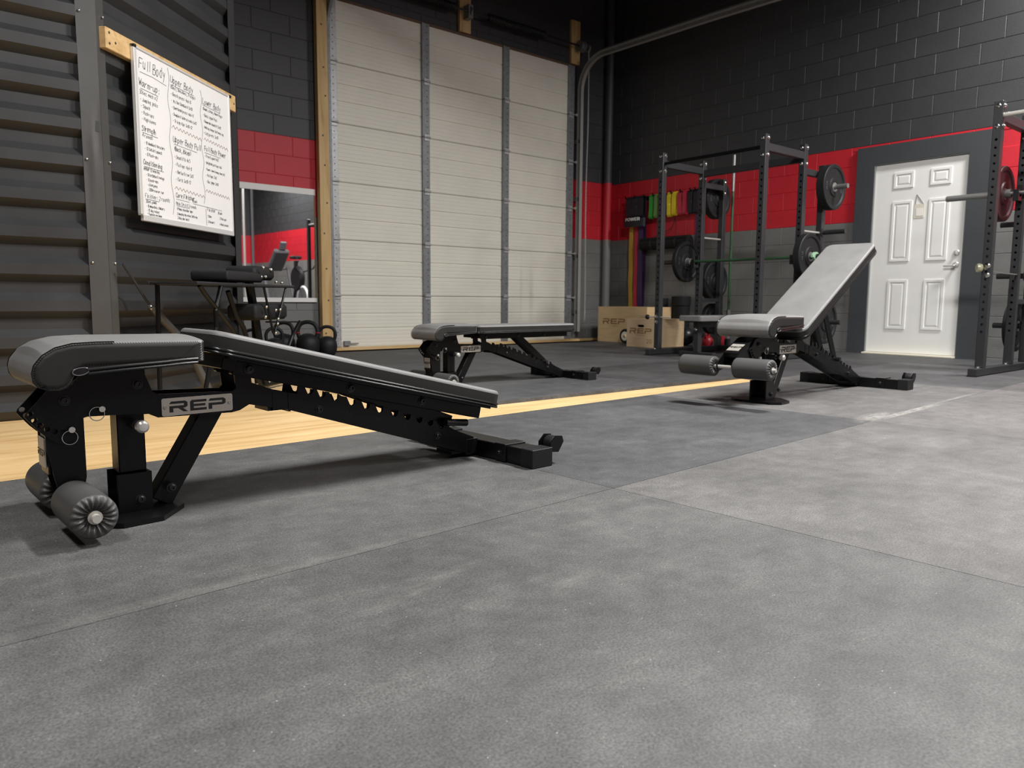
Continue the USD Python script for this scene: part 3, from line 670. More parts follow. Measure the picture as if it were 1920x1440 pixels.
def on_part(s, out, z): p = CP+PD*s+PN*out; return (p[0], p[1], z)
def part_box(s0, s1, o0, o1, z0, z1, b=0.0):
    """a box in partition coordinates: along the sheet, out of the sheet, up"""
    m = bx(s0, s1, o0, o1, z0, z1, b); v = m.vertices; P = CP[None]+PD[None]*v[:, :1]+PN[None]*v[:, 1:2]
    q = tm(np.c_[P, v[:, 2]], m.faces); q.fix_normals(); return q
t = thing('pine_board', 'pine board screwed across the corrugated partition behind the whiteboard', 'timber board')
m = part_box(0.0, 1.27, 0, 0.038, 0, 0.1, 0.002)
brd = bx(0.02, 1.268, 0.001, 0.038, 1.752, 1.852, 0.003)
PROT = math.atan2(PD[1], PD[0])
def place_part(prim_name, mesh_local, mat, parent, smooth=30):
    """mesh in (s, out, z) -> world"""
    v = mesh_local.vertices; P = CP[None]+PD[None]*v[:, :1]+PN[None]*v[:, 1:2]
    return obj(prim_name, tm(np.c_[P, v[:, 2]], mesh_local.faces[:, ::-1]), mat, parent, smooth)
pl = place_part('timber', brd, 'pinex', t, False)
for s, z in ((0.045, 1.83), (0.045, 1.78), (0.09, 1.795), (1.245, 1.80)):
    q = sphere((0, 0, 0), 0.006, 2, (1, 0.5, 1)); q.apply_translation((s, 0.039, z)); place_part('screw', q, 'screw', t)

# ================================================================== ADJUSTABLE BENCHES
def rot_uz(mesh, ang, piv):
    """turn about the y axis through piv (x, z): positive angle lifts the +x end"""
    m = mesh.copy(); m.apply_translation((-piv[0], 0, -piv[1])); m.apply_transform(ry(-ang)); m.apply_translation((piv[0], 0, piv[1])); return m
HG = (0.285, 0.375)        # hinge of the back pad
LP = (-0.153, 0.313)       # pivot of the leg holder
def slot_z(u): return 0.276-0.325*(u-0.484)
SLOTS = [0.484, 0.524, 0.566, 0.626, 0.678, 0.728, 0.785, 0.835, 0.883, 0.928, 0.974]
def pleated_roller(L, r):
    """padded roller along +y with gathered fabric ends"""
    n = 72; ang = np.arange(n)*2*PI/n; rings = []
    def end(y, sg):
        out = []
        for k in np.linspace(0, 1, 9):      # from rim to centre
            rad = r*(1-0.76*k); bulge = 0.010*math.sin(PI*min(1, k*1.15))
            amp = 0.0042*math.sin(PI*min(1, k*1.02))**0.7 if k < 0.99 else 0.001
            wob = amp*np.cos(19*ang+0.8*np.sin(3*ang))
            out.append(np.stack([rad*np.cos(ang), np.full(n, y)+sg*(bulge-0.006*k+wob), rad*np.sin(ang)], 1))
        return out
    rings += end(0.0, -1)[::-1]
    for y in (0.004, 0.02, L/2, L-0.02, L-0.004):
        q = r*(1.02 if 0.01 < y < L-0.01 else 1.0); rings.append(np.stack([q*np.cos(ang), np.full(n, y), q*np.sin(ang)], 1))
    rings += end(L, 1)
    V = np.concatenate(rings); F = []
    for i in range(len(rings)-1):
        a = i*n+np.arange(n); b = i*n+(np.arange(n)+1) % n; F += [np.stack([a, b, b+n], 1), np.stack([a, b+n, a+n], 1)]
    m = tm(V, np.concatenate(F))
    if m.volume < 0: m.invert()
    return m
def nut(c, r=0.011, axis=(0, -1, 0)):
    m = lathe([(0, 0), (r*1.35, 0), (r*1.35, 0.002), (r, 0.0025), (r, 0.008), (r*0.75, 0.010), (r*0.45, 0.0101), (r*0.42, 0.006), (0, 0.006)], 16)
    return T(m, c, align(axis))
def make_bench(label, loc, heading, scale, back_deg, leg_deg, arm_slot, group):
    t = thing('adjustable_bench', label, 'weight bench', loc, heading, scale, group)
    # front foot
    obj('foot_plate', T(ext(Polygon([(-.10, -.10), (-.06, -.145), (.035, -.14), (.115, -.05), (.115, .05), (.035, .14), (-.06, .145), (-.10, .10)]), 0.012), (0, 0, 0.0005)), 'powder', t, False)
    obj('foot_bracket', [bx(-.045, .038, -.048, -.042, .012, .112, .001), bx(-.045, .038, .042, .048, .012, .112, .001), bx(.030, .038, -.042, .042, .012, .112, .001), bx(-.045, -.0, -.042, .042, .0121, .020)], 'powder', t, False)
    obj('front_post', rbox((-.002, 0, .20), (.066, .062, .176), .003), 'powder', t, False)
    a, b = np.array([.070, .0, .028]), np.array([.206, .0, .250]); d = (b-a)/np.linalg.norm(b-a)
    st = rbox((0, 0, 0), (.056, .056, np.linalg.norm(b-a)+.02), .003); ang = math.atan2(d[0], d[2])
    obj('diagonal_strut', T(st, (a+b)/2, ry(ang)), 'powder', t, False)
    # side plates with the arc of holes
    sp = Polygon([(-.188, .339), (-.204, .320), (-.233, .288), (-.235, .280), (-.229, .271), (-.210, .246), (-.191, .226), (-.176, .214), (-.160, .209), (-.142, .214), (-.128, .228), (-.124, .243), (-.129, .248), (-.124, .255), (-.119, .266), (-.105, .270), (.031, .265), (.058, .251), (.252, .246), (.275, .250), (.302, .264), (.345, .254), (.345, .312), (.311, .325), (.309, .345), (.318, .385), (.305, .402), (.262, .402), (.258, .393), (.266, .312), (.258, .305), (.060, .312), (.047, .320), (.031, .365), (.030, .384), (-.100, .384), (-.112, .371), (-.135, .350)])
    hol = [(LP[0]+0.0755*math.cos(th), LP[1]+0.0755*math.sin(th)) for th in np.radians([200, 213, 226, 239, 252, 265])]
    sp = sp.difference(unary_union([Point(*h).buffer(0.0065, quad_segs=5) for h in hol]))
    obj('side_plate', ext_xz(sp, -.053, -.047), 'powder', t, False)
    obj('side_plate', ext_xz(sp, .047, .053), 'powder', t, False)
    obj('seat_support', [bx(-.10, .030, -.047, .047, .372, .384), bx(-.06, .10, -.035, .035, .384, .397), bx(.06, .25, -.046, .046, .255, .262), bx(.0, .26, -.046, -.040, .262, .300), bx(.0, .26, .040, .046, .262, .300)], 'powder', t, False)
    # ladder plates
    top = [(.311, .325), (.383, .297), (.449, .281)]
    for s in SLOTS:
        zb = slot_z(s); tt = zb+.027
        top += [(s-.030, tt+.006), (s-.012, tt+.002), (s-.001, zb+.004), (s+.008, zb), (s+.017, zb+.006), (s+.019, tt-.006)]
    top += [(1.002, .140), (1.012, .122), (1.030, .112), (1.060, .098), (1.125, .072)]
    bot = [(1.125, .012), (1.060, .028), (1.020, .040), (.435, .232), (.419, .238), (.37, .2485), (.305, .265)]
    lad = Polygon(top+bot).buffer(0)
    if hasattr(lad, 'geoms'): lad = max(lad.geoms, key=lambda g: g.area)
    obj('ladder_plate', ext_xz(lad, -.050, -.044), 'powder', t, False)
    obj('ladder_plate', ext_xz(lad, .044, .050), 'powder', t, False)
    for q in (bx(.36, .44, -.044, .044, .238, .250), bx(.95, 1.0, -.044, .044, .060, .085), bx(1.03, 1.12, -.044, .044, .018, .030)): obj('ladder_spacer', q, 'powder', t, False)
    for s, num in ((.479, '85'), (.560, '70'), (.621, '60'), (.728, '45'), (.835, '30')):
        m = text_xz(num, .0135, -.009, 0, -.007, .0005); a = math.atan(-.3)
        m = rot_uz(m, a, (0, 0)); obj('angle_number', T(m, (s, -.0502, slot_z(s)-.017)), 'numink', t, False)
    for q in (bx(.372, .379, -.0515, .0515, .240, .292), bx(.420, .427, -.0515, .0515, .232, .285)): obj('spine_band', q, 'powder', t, False)
    # rear foot
    obj('rear_foot', bx(1.145, 1.230, -.285, .285, .002, .060, .003), 'powder', t, False)
    for sg in (-1, 1):
        obj('end_cap', bx(1.140, 1.236, *sorted((sg*.280, sg*.340)), 0, .0635, .002), 'rubber', t, False)
        obj('foot_sleeve', bx(1.139, 1.237, *sorted((sg*.150, sg*.205)), .0015, .0645, .002), 'powder', t, False)
        obj('bolt', nut((1.139, sg*.178, .033), .008, (-1, 0, 0)), 'blacksteel', t)
    obj('foot_bracket', [bx(1.09, 1.145, -.051, .051, .010, .068, .003)], 'powder', t, False)
    wb = Polygon([(1.236, .045), (1.275, .040), (1.300, .075), (1.292, .095), (1.262, .098), (1.236, .075)])
    for y in (-.330, -.275): obj('wheel_bracket', ext_xz(wb, y, y+.005), 'powder', t, False)
    obj('transport_wheel', T(lathe([(0, 0), (.024, 0), (.027, .006), (.027, .034), (.024, .040), (0, .040)], 24), (1.272, -.320, .068), rx(-PI/2)), 'rubber', t)
    # seat
    so = [(.149, .400), (.150, .450), (.140, .4545), (-.10, .4575), (-.150, .4555), (-.185, .447), (-.212, .430), (-.229, .408), (-.2335, .390), (-.231, .370), (-.222, .358), (-.205, .350), (-.180, .3485), (-.163, .355), (-.152, .367), (-.146, .380), (-.142, .389), (-.125, .398)]
    o = resample(so, 150)
    # the crown over the middle of the seat
    m = cushion(o, .15, .014, 6); v = m.vertices.copy(); tc_ = m.triangles_center; side = (np.abs(tc_[:, 1]) > .1455) | ((tc_[:, 0] > .1475) & (tc_[:, 2] < .4485)); topm = v[:, 2] > .43; v[topm, 2] += .010*(1-(v[topm, 1]/.15)**2)
    rc = .020; e_ = np.clip(np.abs(v[:, 1])-(.15-rc), 0, rc); xm = .15-(rc-np.sqrt(rc*rc-e_*e_)); bk_ = v[:, 0] > .09; v[bk_, 0] = .09+(v[bk_, 0]-.09)*(xm[bk_]+.003-.09)/.06; m = tm(v, m.faces)
    sm_, wrap = split_faces(m, side)
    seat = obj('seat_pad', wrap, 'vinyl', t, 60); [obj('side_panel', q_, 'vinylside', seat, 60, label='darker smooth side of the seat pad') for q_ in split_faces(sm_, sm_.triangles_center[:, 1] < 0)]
    path = [(-.120, .394), (-.05, .3985), (.05, .4035), (.10, .407), (.130, .408)]
    for sg in (-1, 1):
        P = np.array([(x, sg*.1515, z) for x, z in path]); P = resample(P, 24, False)
        obj('piping', [tube(P, .0042, 8), tube(P+[0, -sg*.002, -.0095], .0042, 8)], 'piping', seat)
        ear = resample(so, 240); sel = ear[(ear[:, 1] > .345)]
        k = [i for i in range(len(ear)) if ear[i, 0] < -.06 and not (ear[i, 0] > -.163 and ear[i, 1] < .392)]
        arc = ear[k]; arc = arc[np.argsort(np.arctan2(arc[:, 1]-.40, -(arc[:, 0]+.12)))]
        c = np.array([-.13, .402]); arc = c+(arc-c)*0.985
        obj('seam', tube(np.c_[arc[:, 0], np.full(len(arc), sg*.1478), arc[:, 1]], .0017, 6), 'piping', seat)
        st = sphere((0, 0, 0), 1, 2, (.020, .003, .010)); obj('tag', T(st, (-.136, sg*.151, .390), ry(-.15)), 'piping', seat)
        obj('tag_rim', T(tube(np.stack([.017*np.cos(np.linspace(0, 2*PI, 20, endpoint=False)), 0*np.arange(20), .0085*np.sin(np.linspace(0, 2*PI, 20, endpoint=False))], 1), .0012, 6, True), (-.136, sg*.153, .390), ry(-.15)), 'plastic', seat)
    # back pad group, built flat along the hinge and then turned
    th = math.radians(back_deg)
    def back(m): return rot_uz(m, th, HG)
    p0 = HG[0]-.125; L = 1.03; zb, zt = HG[1]+.022, HG[1]+.081
    pad = T(slab_pad(L, .30, zt-zb-.004, .045, .013, .004), (p0, 0, zb))
    low, upper = split_faces(pad, pad.triangles_center[:, 2] < zt-.0165)
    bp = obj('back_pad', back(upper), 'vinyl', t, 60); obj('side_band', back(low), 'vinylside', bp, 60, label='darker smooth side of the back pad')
    pl = np.array(sbox(p0+.045, -.15+.045, p0+L-.045, .15-.045).buffer(.0455, quad_segs=8).exterior.coords)[:-1]; pl = resample(pl, 150)
    for dz, off in ((.008, 0), (-.001, -.001)):
        obj('piping', back(tube(np.c_[pl, np.full(len(pl), zb+dz)], .0044, 8, True)), 'piping', bp)
    obj('pad_board', back(T(ext(sbox(p0+.05, -.135, p0+L-.05, .135).buffer(.01), .013), (0, 0, zb-.012))), 'powder', bp, False)
    for q in ([back(bx(HG[0]-.03, p0+L-.02, s*.055-.012, s*.055+.012, HG[1]-.030, zb-.010, .003)) for s in (-1, 1)]+[back(bx(x, x+.05, -.055, .055, HG[1]-.020, zb-.011)) for x in (HG[0]+.1, HG[0]+.62)]): obj('back_rail', q, 'powder', t, False)
    obj('hinge_pin', rod((HG[0], -.062, HG[1]), (HG[0], .062, HG[1]), .012), 'blacksteel', t)
    obj('back_flange', back(bx(HG[0]-.075, HG[0]-.035, -.10, .10, HG[1]-.02, zb-.010, .002)), 'powder', t, False)
    # support arm and its hook bar
    piv = np.array([HG[0]+.345, HG[1]-.004]); c, s = math.cos(th), math.sin(th); dd = piv-HG
    pv = np.array([HG[0]+c*dd[0]-s*dd[1], HG[1]+s*dd[0]+c*dd[1]])
    u = SLOTS[arm_slot]+.008; hk = np.array([u, slot_z(u-.008)+.012]) if arm_slot < 11 else None
    if back_deg < 0: hk = np.array([1.020, .136])
    dv = hk-pv; Ld = np.linalg.norm(dv); an = math.atan2(dv[1], dv[0])
    for sg in (-1, 1):
        ar = T(rot_uz(bx(-.02, Ld+.012, sg*.035-.004, sg*.035+.004, -.025, .025, .002), an, (0, 0)), (pv[0], 0, pv[1])); obj('support_arm', ar, 'powder', t, False)
    obj('hook_bar', [rod((hk[0], -.072, hk[1]), (hk[0], .072, hk[1]), .0125)] + ([rod((hk[0]-.03, -.062, hk[1]+.004), (hk[0]+.062, -.062, hk[1]-.006), .0125)] if back_deg < 0 else []), 'blacksteel', t)
    for q in (.015, .345, .62):
        P = back(nut((HG[0]+q, -.067, HG[1]-.006), .011)); obj('bolt', P, 'blacksteel', t)
    # leg holder with two padded rollers, turned about its pivot
    lh = math.radians(leg_deg)
    def leg(m): return rot_uz(m, lh, LP)
    lp = Polygon([(-.195, .300), (-.175, .345), (-.130, .345), (-.112, .300), (-.112, .12), (-.125, .055), (-.165, .055), (-.180, .12), (-.195, .20)])
    obj('leg_holder', [leg(ext_xz(lp, -.0445, -.039)), leg(ext_xz(lp, .039, .0445)), leg(bx(-.192, -.188, -.039, .039, .135, .25)), leg(bx(-.118, -.112, -.039, .039, .13, .22))], 'powder', t, False)
    fp = leg(bx(-.1975, -.1935, -.034, .034, .150, .222, .001)); pt = obj('front_plate', fp, 'stainless', t, False, label='small stainless plate on the leg holder, reading REP')
    lt = ext(rep_letters(.017, .9), .0006); v = lt.vertices; lt = leg(tm(np.stack([-.1975-v[:, 2], -v[:, 0], .186+v[:, 1]], 1), lt.faces)); obj('lettering', lt, 'badgetext', pt, False)
    ax = (-.146, .068)
    obj('roller_axle', leg(rod((ax[0], -.268, ax[1]), (ax[0], .268, ax[1]), .0095)), 'silver', t)
    for sg in (-1, 1):
        y0 = -.245 if sg < 0 else .062
        ro = obj('roller', leg(T(pleated_roller(.183, .0500), (ax[0], y0, ax[1]))), 'rollervinyl', t, 60)
        ye = sg*.251
        obj('roller_washer', leg(T(lathe([(0, 0), (.0155, 0), (.0155, .003), (0, .0035)], 20), (ax[0], ye, ax[1]), align((0, sg, 0)))), 'stainless', ro)
        obj('roller_bolt', leg(T(lathe([(0, 0), (.0085, 0), (.0075, .005), (.004, .0055), (.0035, .003), (0, .003)], 16), (ax[0], ye+sg*.003, ax[1]), align((0, sg, 0)))), 'chrome', ro)
    # badge
    bd = obj('nameplate', ext_xz(rrect(.067, .2535, .2525, .2995, .005), -.0562, -.0532), 'stainless', t, False, label='stainless nameplate with the black letters REP')
    lt = ext(rep_letters(.0285, 1.08), .0006); v = lt.vertices
    obj('lettering', tm(np.stack([.160+v[:, 0], -.0563-v[:, 2], .276+v[:, 1]], 1), lt.faces), 'badgetext', bd, False)
    for x, z in ((.0755, .2765), (.2450, .2755)): obj('badge_bolt', T(lathe([(0, 0), (.0048, 0), (.004, .003), (.0022, .0032), (.002, .001), (0, .001)], 14), (x, -.0562, z), align((0, -1, 0))), 'tin', bd)
    # pull pin, ring pins, bolts
    pp = obj('pull_pin', [rod((.002, -.031, .240), (.002, -.070, .240), .013), rod((.002, -.070, .240), (.002, -.09, .240), .006)], 'blacksteel', t)
    obj('pin_knob', T(lathe([(0, 0), (.007, 0), (.010, .003), (.0155, .010), (.0165, .018), (.0150, .026), (.010, .031), (0, .033)], 28), (.003, -.088, .240), align((0, -1, 0))), 'silver', pp, label='satin silver pull knob')
    for (rxx, rzz), (hx, hz) in (((-.086, .276), (-.074, .2865)), ((-.147, .224), (-.142, .2425))):
        rp = obj('ring_pin', [T(lathe([(0, 0), (.0072, 0), (.0072, .004), (0, .004)], 16), (hx, -.060, hz), align((0, -1, 0))), rod((hx, -.060, hz), (hx, -.045, hz), .004)], 'silver', t)
        obj('pull_ring', ring((rxx, -.0625, rzz), .0168, .0011, (0, 1, 0), 30, 6), 'chrome', rp)
    for x, z, y in ((-.153, .314, -.053), (.012, .342, -.053), (.519, .229, -.050), (.965, .095, -.050), (.007, .042, -.048), (.085, .060, -.048)):
        obj('bolt', nut((x, y, z), .0095), 'blacksteel', t)
    return t
BG = 'adjustable weight benches'
make_bench('black adjustable bench nearest the camera, its back pad sloping down', (.452, 2.11, 0), math.radians(3.0), 1.0, -13.5, 0, 10, BG)
make_bench('black adjustable bench set flat, in front of the cream garage door', (2.7526, 3.9611, 0), .0354, .8821, 0.0, 0, 9, BG)
make_bench('black adjustable bench with its back pad raised to an incline, before the white door', (3.7753, 2.3278, 0), .0611, 1.0619, 30.0, -65.5, 6, BG)

# ================================================================== POWER RACKS
def upright(x, y, z0, z1, w=0.062, holes=True, axis='x'):
    o = mani(rbox((x, y, (z0+z1)/2), (w, w, z1-z0), .004)); i = mani(bx(x-w/2+.004, x+w/2-.004, y-w/2+.004, y+w/2-.004, z0+.01, z1-.01))
    o = o-i
    if holes:
        hm = m3.Manifold()
        z = z0+.28
        while z < z1-.26:
            h = rod((x-w, y, z), (x+w, y, z), .0105, 8) if axis == 'x' else rod((x, y-w, z), (x, y+w, z), .0105, 8)
            hm = hm+mani(h); z += .058
        o = o-hm
    return unmani(o)
def bolt_head(c, axis, r=.0125): return T(lathe([(0, 0), (r*1.3, 0), (r*1.3, .003), (r, .004), (r, .010), (r*.6, .013), (0, .013)], 12), c, align(axis))
def peg(parent, x, y, z, sg, L=.24, mat='barsteel'):
    obj('plate_peg', [rod((x, y, z), (x, y+sg*L, z), .0235, 18), T(lathe([(0, 0), (.042, 0), (.042, .006), (0, .006)], 18), (x, y+sg*.004, z), align((0, sg, 0)))], mat, parent)
def make_rack(label, xa, xb, xc, y0, y1, ztop, pegs, group, left_only=False):
    t = thing('power_rack', label, 'squat rack', (0, 0, 0), 0, 1.0, group)
    xf0 = xa-.165
    for y in (y1,) if False else (y0, y1):
        obj('base_rail', bx(xf0, xc+.05, y-.031, y+.031, .004, .062, .004), 'powder2', t, False)
        obj('base_foot', bx(xf0-.004, xf0+.06, y-.034, y+.034, 0, .008), 'rubber', t, False)
        for x in (xa, xb): obj('upright', upright(x, y, .062, ztop), 'powder2', t, False)
        obj('storage_upright', upright(xc, y, .062, 1.93, .062, False), 'powder2', t, False)
        obj('top_side_beam', bx(xa+.031, xb-.031, y-.026, y+.026, ztop-.145, ztop-.075, .003), 'powder2', t, False)
        obj('storage_beam', bx(xb+.031, xc-.031, y-.024, y+.024, 1.80, 1.86, .003), 'powder2', t, False)
        for x in (xa, xb):
            for z in (ztop-.035, ztop-.185):
                obj('bolt', bolt_head((x-.031, y, z), (-1, 0, 0)), 'chrome', t); obj('bolt', bolt_head((x+.008, y-.031, z), (0, -1, 0)), 'chrome', t)
        for z in (1.89, 1.77): obj('bolt', bolt_head((xc-.012, y-.031, z), (0, -1, 0)), 'chrome', t)
        for x in (xa-.05, xa+.05, xb-.05): obj('bolt', bolt_head((x, y, .062), (0, 0, 1)), 'chrome', t)
        obj('band_rod', rod((xb+.02, y-.005, 1.262), (xc-.02, y-.005, 1.262), .011), 'silver', t)
        obj('lower_tie', bx(xb+.031, xc-.031, y-.02, y+.02, .56, .60, .002), 'powder2', t, False)
    return t
R1 = dict(xa=6.24, xb=6.923, xc=7.307, y0=3.929, y1=5.104, zt=2.085)
r1 = make_rack('dark grey power rack left of the white door, in front of the band hangers', R1['xa'], R1['xb'], R1['xc'], R1['y0'], R1['y1'], R1['zt'], None, 'power racks')
obj('pull_up_bar', rod((R1['xa'], R1['y0']+.03, R1['zt']-.11), (R1['xa'], R1['y1']-.03, R1['zt']-.11), .016), 'powder', r1)
obj('rear_beam', bx(R1['xb']-.026, R1['xb']+.026, R1['y0']+.031, R1['y1']-.031, R1['zt']-.17, R1['zt']-.10, .003), 'powder2', r1, False)
obj('rear_base_beam', bx(R1['xc']-.03, R1['xc']+.03, R1['y0']+.031, R1['y1']-.031, .01, .068, .003), 'powder2', r1, False)
for y, sg, zz in ((R1['y0'], -1, (1.705, 1.265, .365, .80)), (R1['y1'], 1, (1.722, .80, .365))):
    for z in zz: peg(r1, R1['xc'], y+sg*.031, z, sg, .235, 'barsteel' if z > 1.6 else 'darksteel')
# chrome spotter pin with knob on the front left upright
sp_ = obj('spotter_pin', [rod((R1['xa'], R1['y1']-.03, .395), (R1['xa'], R1['y1']+.13, .395), .008), rod((R1['xa'], R1['y1']-.16, .395), (R1['xa'], R1['y1']-.03, .395), .006)], 'silver', r1)
obj('pin_knob', sphere((R1['xa'], R1['y1']+.15, .395), .026, 2), 'rubber', sp_)
for z in (.40, .345): obj('bolt', bolt_head((R1['xa']-.031, R1['y1']-.0, z), (-1, 0, 0), .015), 'chrome', r1)
R2 = dict(xa=6.525, xb=7.15, xc=7.53, y0=1.30, y1=2.132, zt=2.075)
r2 = make_rack('dark grey power rack at the right edge of the photo, beside the white door', R2['xa'], R2['xb'], R2['xc'], R2['y0'], R2['y1'], R2['zt'], None, 'power racks')
obj('pull_up_bar', rod((R2['xa'], R2['y0']+.03, R2['zt']-.105), (R2['xa'], R2['y1']-.03, R2['zt']-.105), .017), 'silver', r2, label='bright steel pull-up bar')
obj('rear_beam', bx(R2['xb']-.026, R2['xb']+.026, R2['y0']+.031, R2['y1']-.031, R2['zt']-.17, R2['zt']-.10, .003), 'powder2', r2, False)
obj('rear_base_beam', bx(R2['xc']-.03, R2['xc']+.03, R2['y0']+.031, R2['y1']-.031, .01, .068, .003), 'powder2', r2, False)
for z in (1.245, .80, .37): peg(r2, R2['xc'], R2['y1']+.031, z, 1, .22, 'darksteel')
kb_ = obj('spotter_pin', [rod((R2['xa']-.04, R2['y1'], .83), (R2['xa']+.05, R2['y1'], .83), .012), rod((R2['xa'], R2['y1']-.02, .805), (R2['xb'], R2['y1']-.02, .80), .007)], 'chrome', r2)
obj('pin_knob', T(lathe([(0, 0), (.012, 0), (.03, .010), (.034, .03), (.028, .045), (0, .05)], 24), (R2['xa']-.035, R2['y1']+.02, .835), align((-.6, .8, 0))), 'amber', kb_, label='clear yellowish round knob')
for dz in (.02, -.05): obj('bolt', bolt_head((R2['xa']-.031, R2['y1']-.012, .83+dz), (-1, 0, 0), .015), 'chrome', r2)
def j_hook(parent, x, y, z):
    pf = Polygon([(-.055, -.06), (.03, -.06), (.03, .07), (.018, .07), (.018, -.028), (-.036, -.028), (-.036, .03), (-.055, .03)])
    obj('j_hook', T(ext_xz(pf, -.02, .02), (x-.06, y, z+.012)), 'blacksteel', parent, False)

def bumper(name, label, r, w, loc, axis_y=1, mat='rubber', hubmat='barsteel', group='bumper plates'):
    """bumper plate standing with its axis along y"""
    t = thing(name, label, 'weight plate', loc, 0, 1.0, group)
    h = w/2
    pr = [(.026, -h+.006), (.050, -h+.006), (.054, -h), (.090, -h), (.098, -h+.010), (r-.045, -h+.012), (r-.032, -h+.001), (r-.006, -h), (r, -h+.006), (r, h-.006), (r-.006, h), (r-.032, h-.001), (r-.045, h-.012), (.098, h-.010), (.090, h), (.054, h), (.050, h-.006), (.026, h-.006), (.026, -h+.006)]
    obj('rubber_disc', T(lathe(pr, 48), (0, 0, 0), rx(-PI/2)), mat, t, 35)
    hp = [(.0252, -h+.002), (.046, -h+.002), (.046, h-.002), (.0252, h-.002), (.0252, -h+.002)]
    obj('steel_hub', T(lathe(hp, 28), (0, 0, 0), rx(-PI/2)), hubmat, t)
    for a in (0.5, PI+.5):
        lt = text_xz('45 LB', .022, -.036, -h+.0105, -.011, .0012); lt = rot_uz(T(lt, (0, 0, .145)), a-PI/2-.5, (0, 0))
        obj('lettering', lt, 'plastic', t, False)
    return t
PR = .223
def barbell(label, x, z, yc, shaft, sleeve, half_shaft=.655, sl=.43):
    t = thing('barbell', label, 'barbell', (x, yc, z), 0, 1.0, 'loaded barbells')
    obj('shaft', rod((0, -half_shaft, 0), (0, half_shaft, 0), .0145, 18), shaft, t)
    for sg in (-1, 1):
        obj('collar', rod((0, sg*(half_shaft-.004), 0), (0, sg*(half_shaft+.03), 0), .037, 24), 'barsteel', t)
        obj('sleeve', rod((0, sg*(half_shaft+.03), 0), (0, sg*(half_shaft+.03+sl), 0), .025, 22), sleeve, t)
        obj('end_cap', rod((0, sg*(half_shaft+.03+sl), 0), (0, sg*(half_shaft+.034+sl), 0), .021, 18), 'chrome', t)
    return t
bar1y = (R1['y0']+R1['y1'])/2
barbell('green-shafted barbell racked in the power rack left of the white door', R1['xb']-.075, 1.0, bar1y, 'greenbar', 'darksteel', .655, .41)
for y in (R1['y0'], R1['y1']): j_hook(r1, R1['xb']-.02, y, .98)
bumper('bumper_plate', 'black bumper plate on the left end of the green barbell', PR, .055, (R1['xb']-.075, bar1y+.655+.062, 1.0), hubmat='barsteel')
bumper('bumper_plate', 'black bumper plate on the right end of the green barbell', PR, .07, (R1['xb']-.075, bar1y-.655-.068, 1.0))
tg = thing('bar_collar', 'pale green clamp collar on the right sleeve of the green barbell', 'collar', (R1['xb']-.075, bar1y-.655-.13, 1.0))
obj('clamp', [T(lathe([(.0252, 0), (.042, 0), (.042, .03), (.0252, .03), (.0252, 0)], 24), (0, 0, 0), rx(PI/2)), bx(-.065, -.038, -.028, -.002, -.012, .02, .003)], 'greencollar', tg)
bumper('bumper_plate', 'black bumper plate hung high on the rack peg next to the white door', PR, .085, (R1['xc'], R1['y0']-.031-.062, 1.705))
bumper('bumper_plate', 'black bumper plate on the lowest right storage peg, behind the inclined bench', PR, .06, (R1['xc'], R1['y0']-.031-.06, .365))
bumper('bumper_plate', 'black bumper plate on the top left storage peg, level with the hanging bands', PR, .085, (R1['xc'], R1['y1']+.031+.055, 1.722))
bumper('bumper_plate', 'black bumper plate on the middle left storage peg of the far rack', PR, .085, (R1['xc'], R1['y1']+.031+.055, .80))
bumper('bumper_plate', 'black bumper plate on the lowest left storage peg of the far rack', PR*.8, .06, (R1['xc'], R1['y1']+.031+.055, .365))
# upright bar stored beside the rear storage post
t = thing('stored_barbell', 'green barbell stored upright beside the rear post of the far rack', 'barbell', (7.392, 5.03, 0))
obj('lower_sleeve', rod((0, 0, .03), (0, 0, .47), .025, 18), 'barsteel', t); obj('shaft', rod((0, 0, .47), (0, 0, 1.80), .0145, 14), 'greenbar', t); obj('upper_sleeve', rod((0, 0, 1.80), (0, 0, 2.20), .0165, 14), 'barsteel', t)
obj('holder_cup', T(lathe([(0, 0), (.036, 0), (.036, .14), (.028, .14), (.028, .02), (0, .02)], 20), (0, 0, .001)), 'powder2', t)
bar2y = 1.531
barbell('grey steel barbell racked in the power rack at the right edge', R2['xb']-.075, 1.455, bar2y, 'barsteel', 'barsteel', .655, .45)
for y in (R2['y0'], R2['y1']): j_hook(r2, R2['xb']-.02, y, 1.435)
bumper('bumper_plate', 'dark maroon bumper plate on the barbell in the right-hand rack', PR, .05, (R2['xb']-.075, bar2y+.655+.060, 1.455), mat='maroon')
bumper('bumper_plate', 'black bumper plate on the lowest storage peg of the right-hand rack', PR, .06, (R2['xc'], R2['y1']+.031+.055, .37))

# flat bench standing inside the far rack
t = thing('flat_bench', 'low flat grey-padded bench standing inside the far power rack', 'weight bench', (6.18, 4.80, 0), math.radians(-2))
obj('pad', T(slab_pad(1.15, .29, .055, .03, .012, .002), (0, -.145, .365)), 'vinyl', t, 50)
obj('pad_board', bx(.05, 1.10, -.25, -.04, .352, .366), 'powder2', t, False)
obj('spine', bx(.10, 1.05, -.175, -.115, .30, .352, .003), 'powder2', t, False)
for x in (.14, .98):
    obj('leg', bx(x-.03, x+.03, -.175, -.115, .05, .30, .003), 'powder2', t, False); obj('foot', bx(x-.03, x+.03, -.36, .07, 0, .05, .004), 'powder2', t, False)
    obj('bolt', bolt_head((x-.03, -.145, .30-.02), (-1, 0, 0)), 'chrome', t)

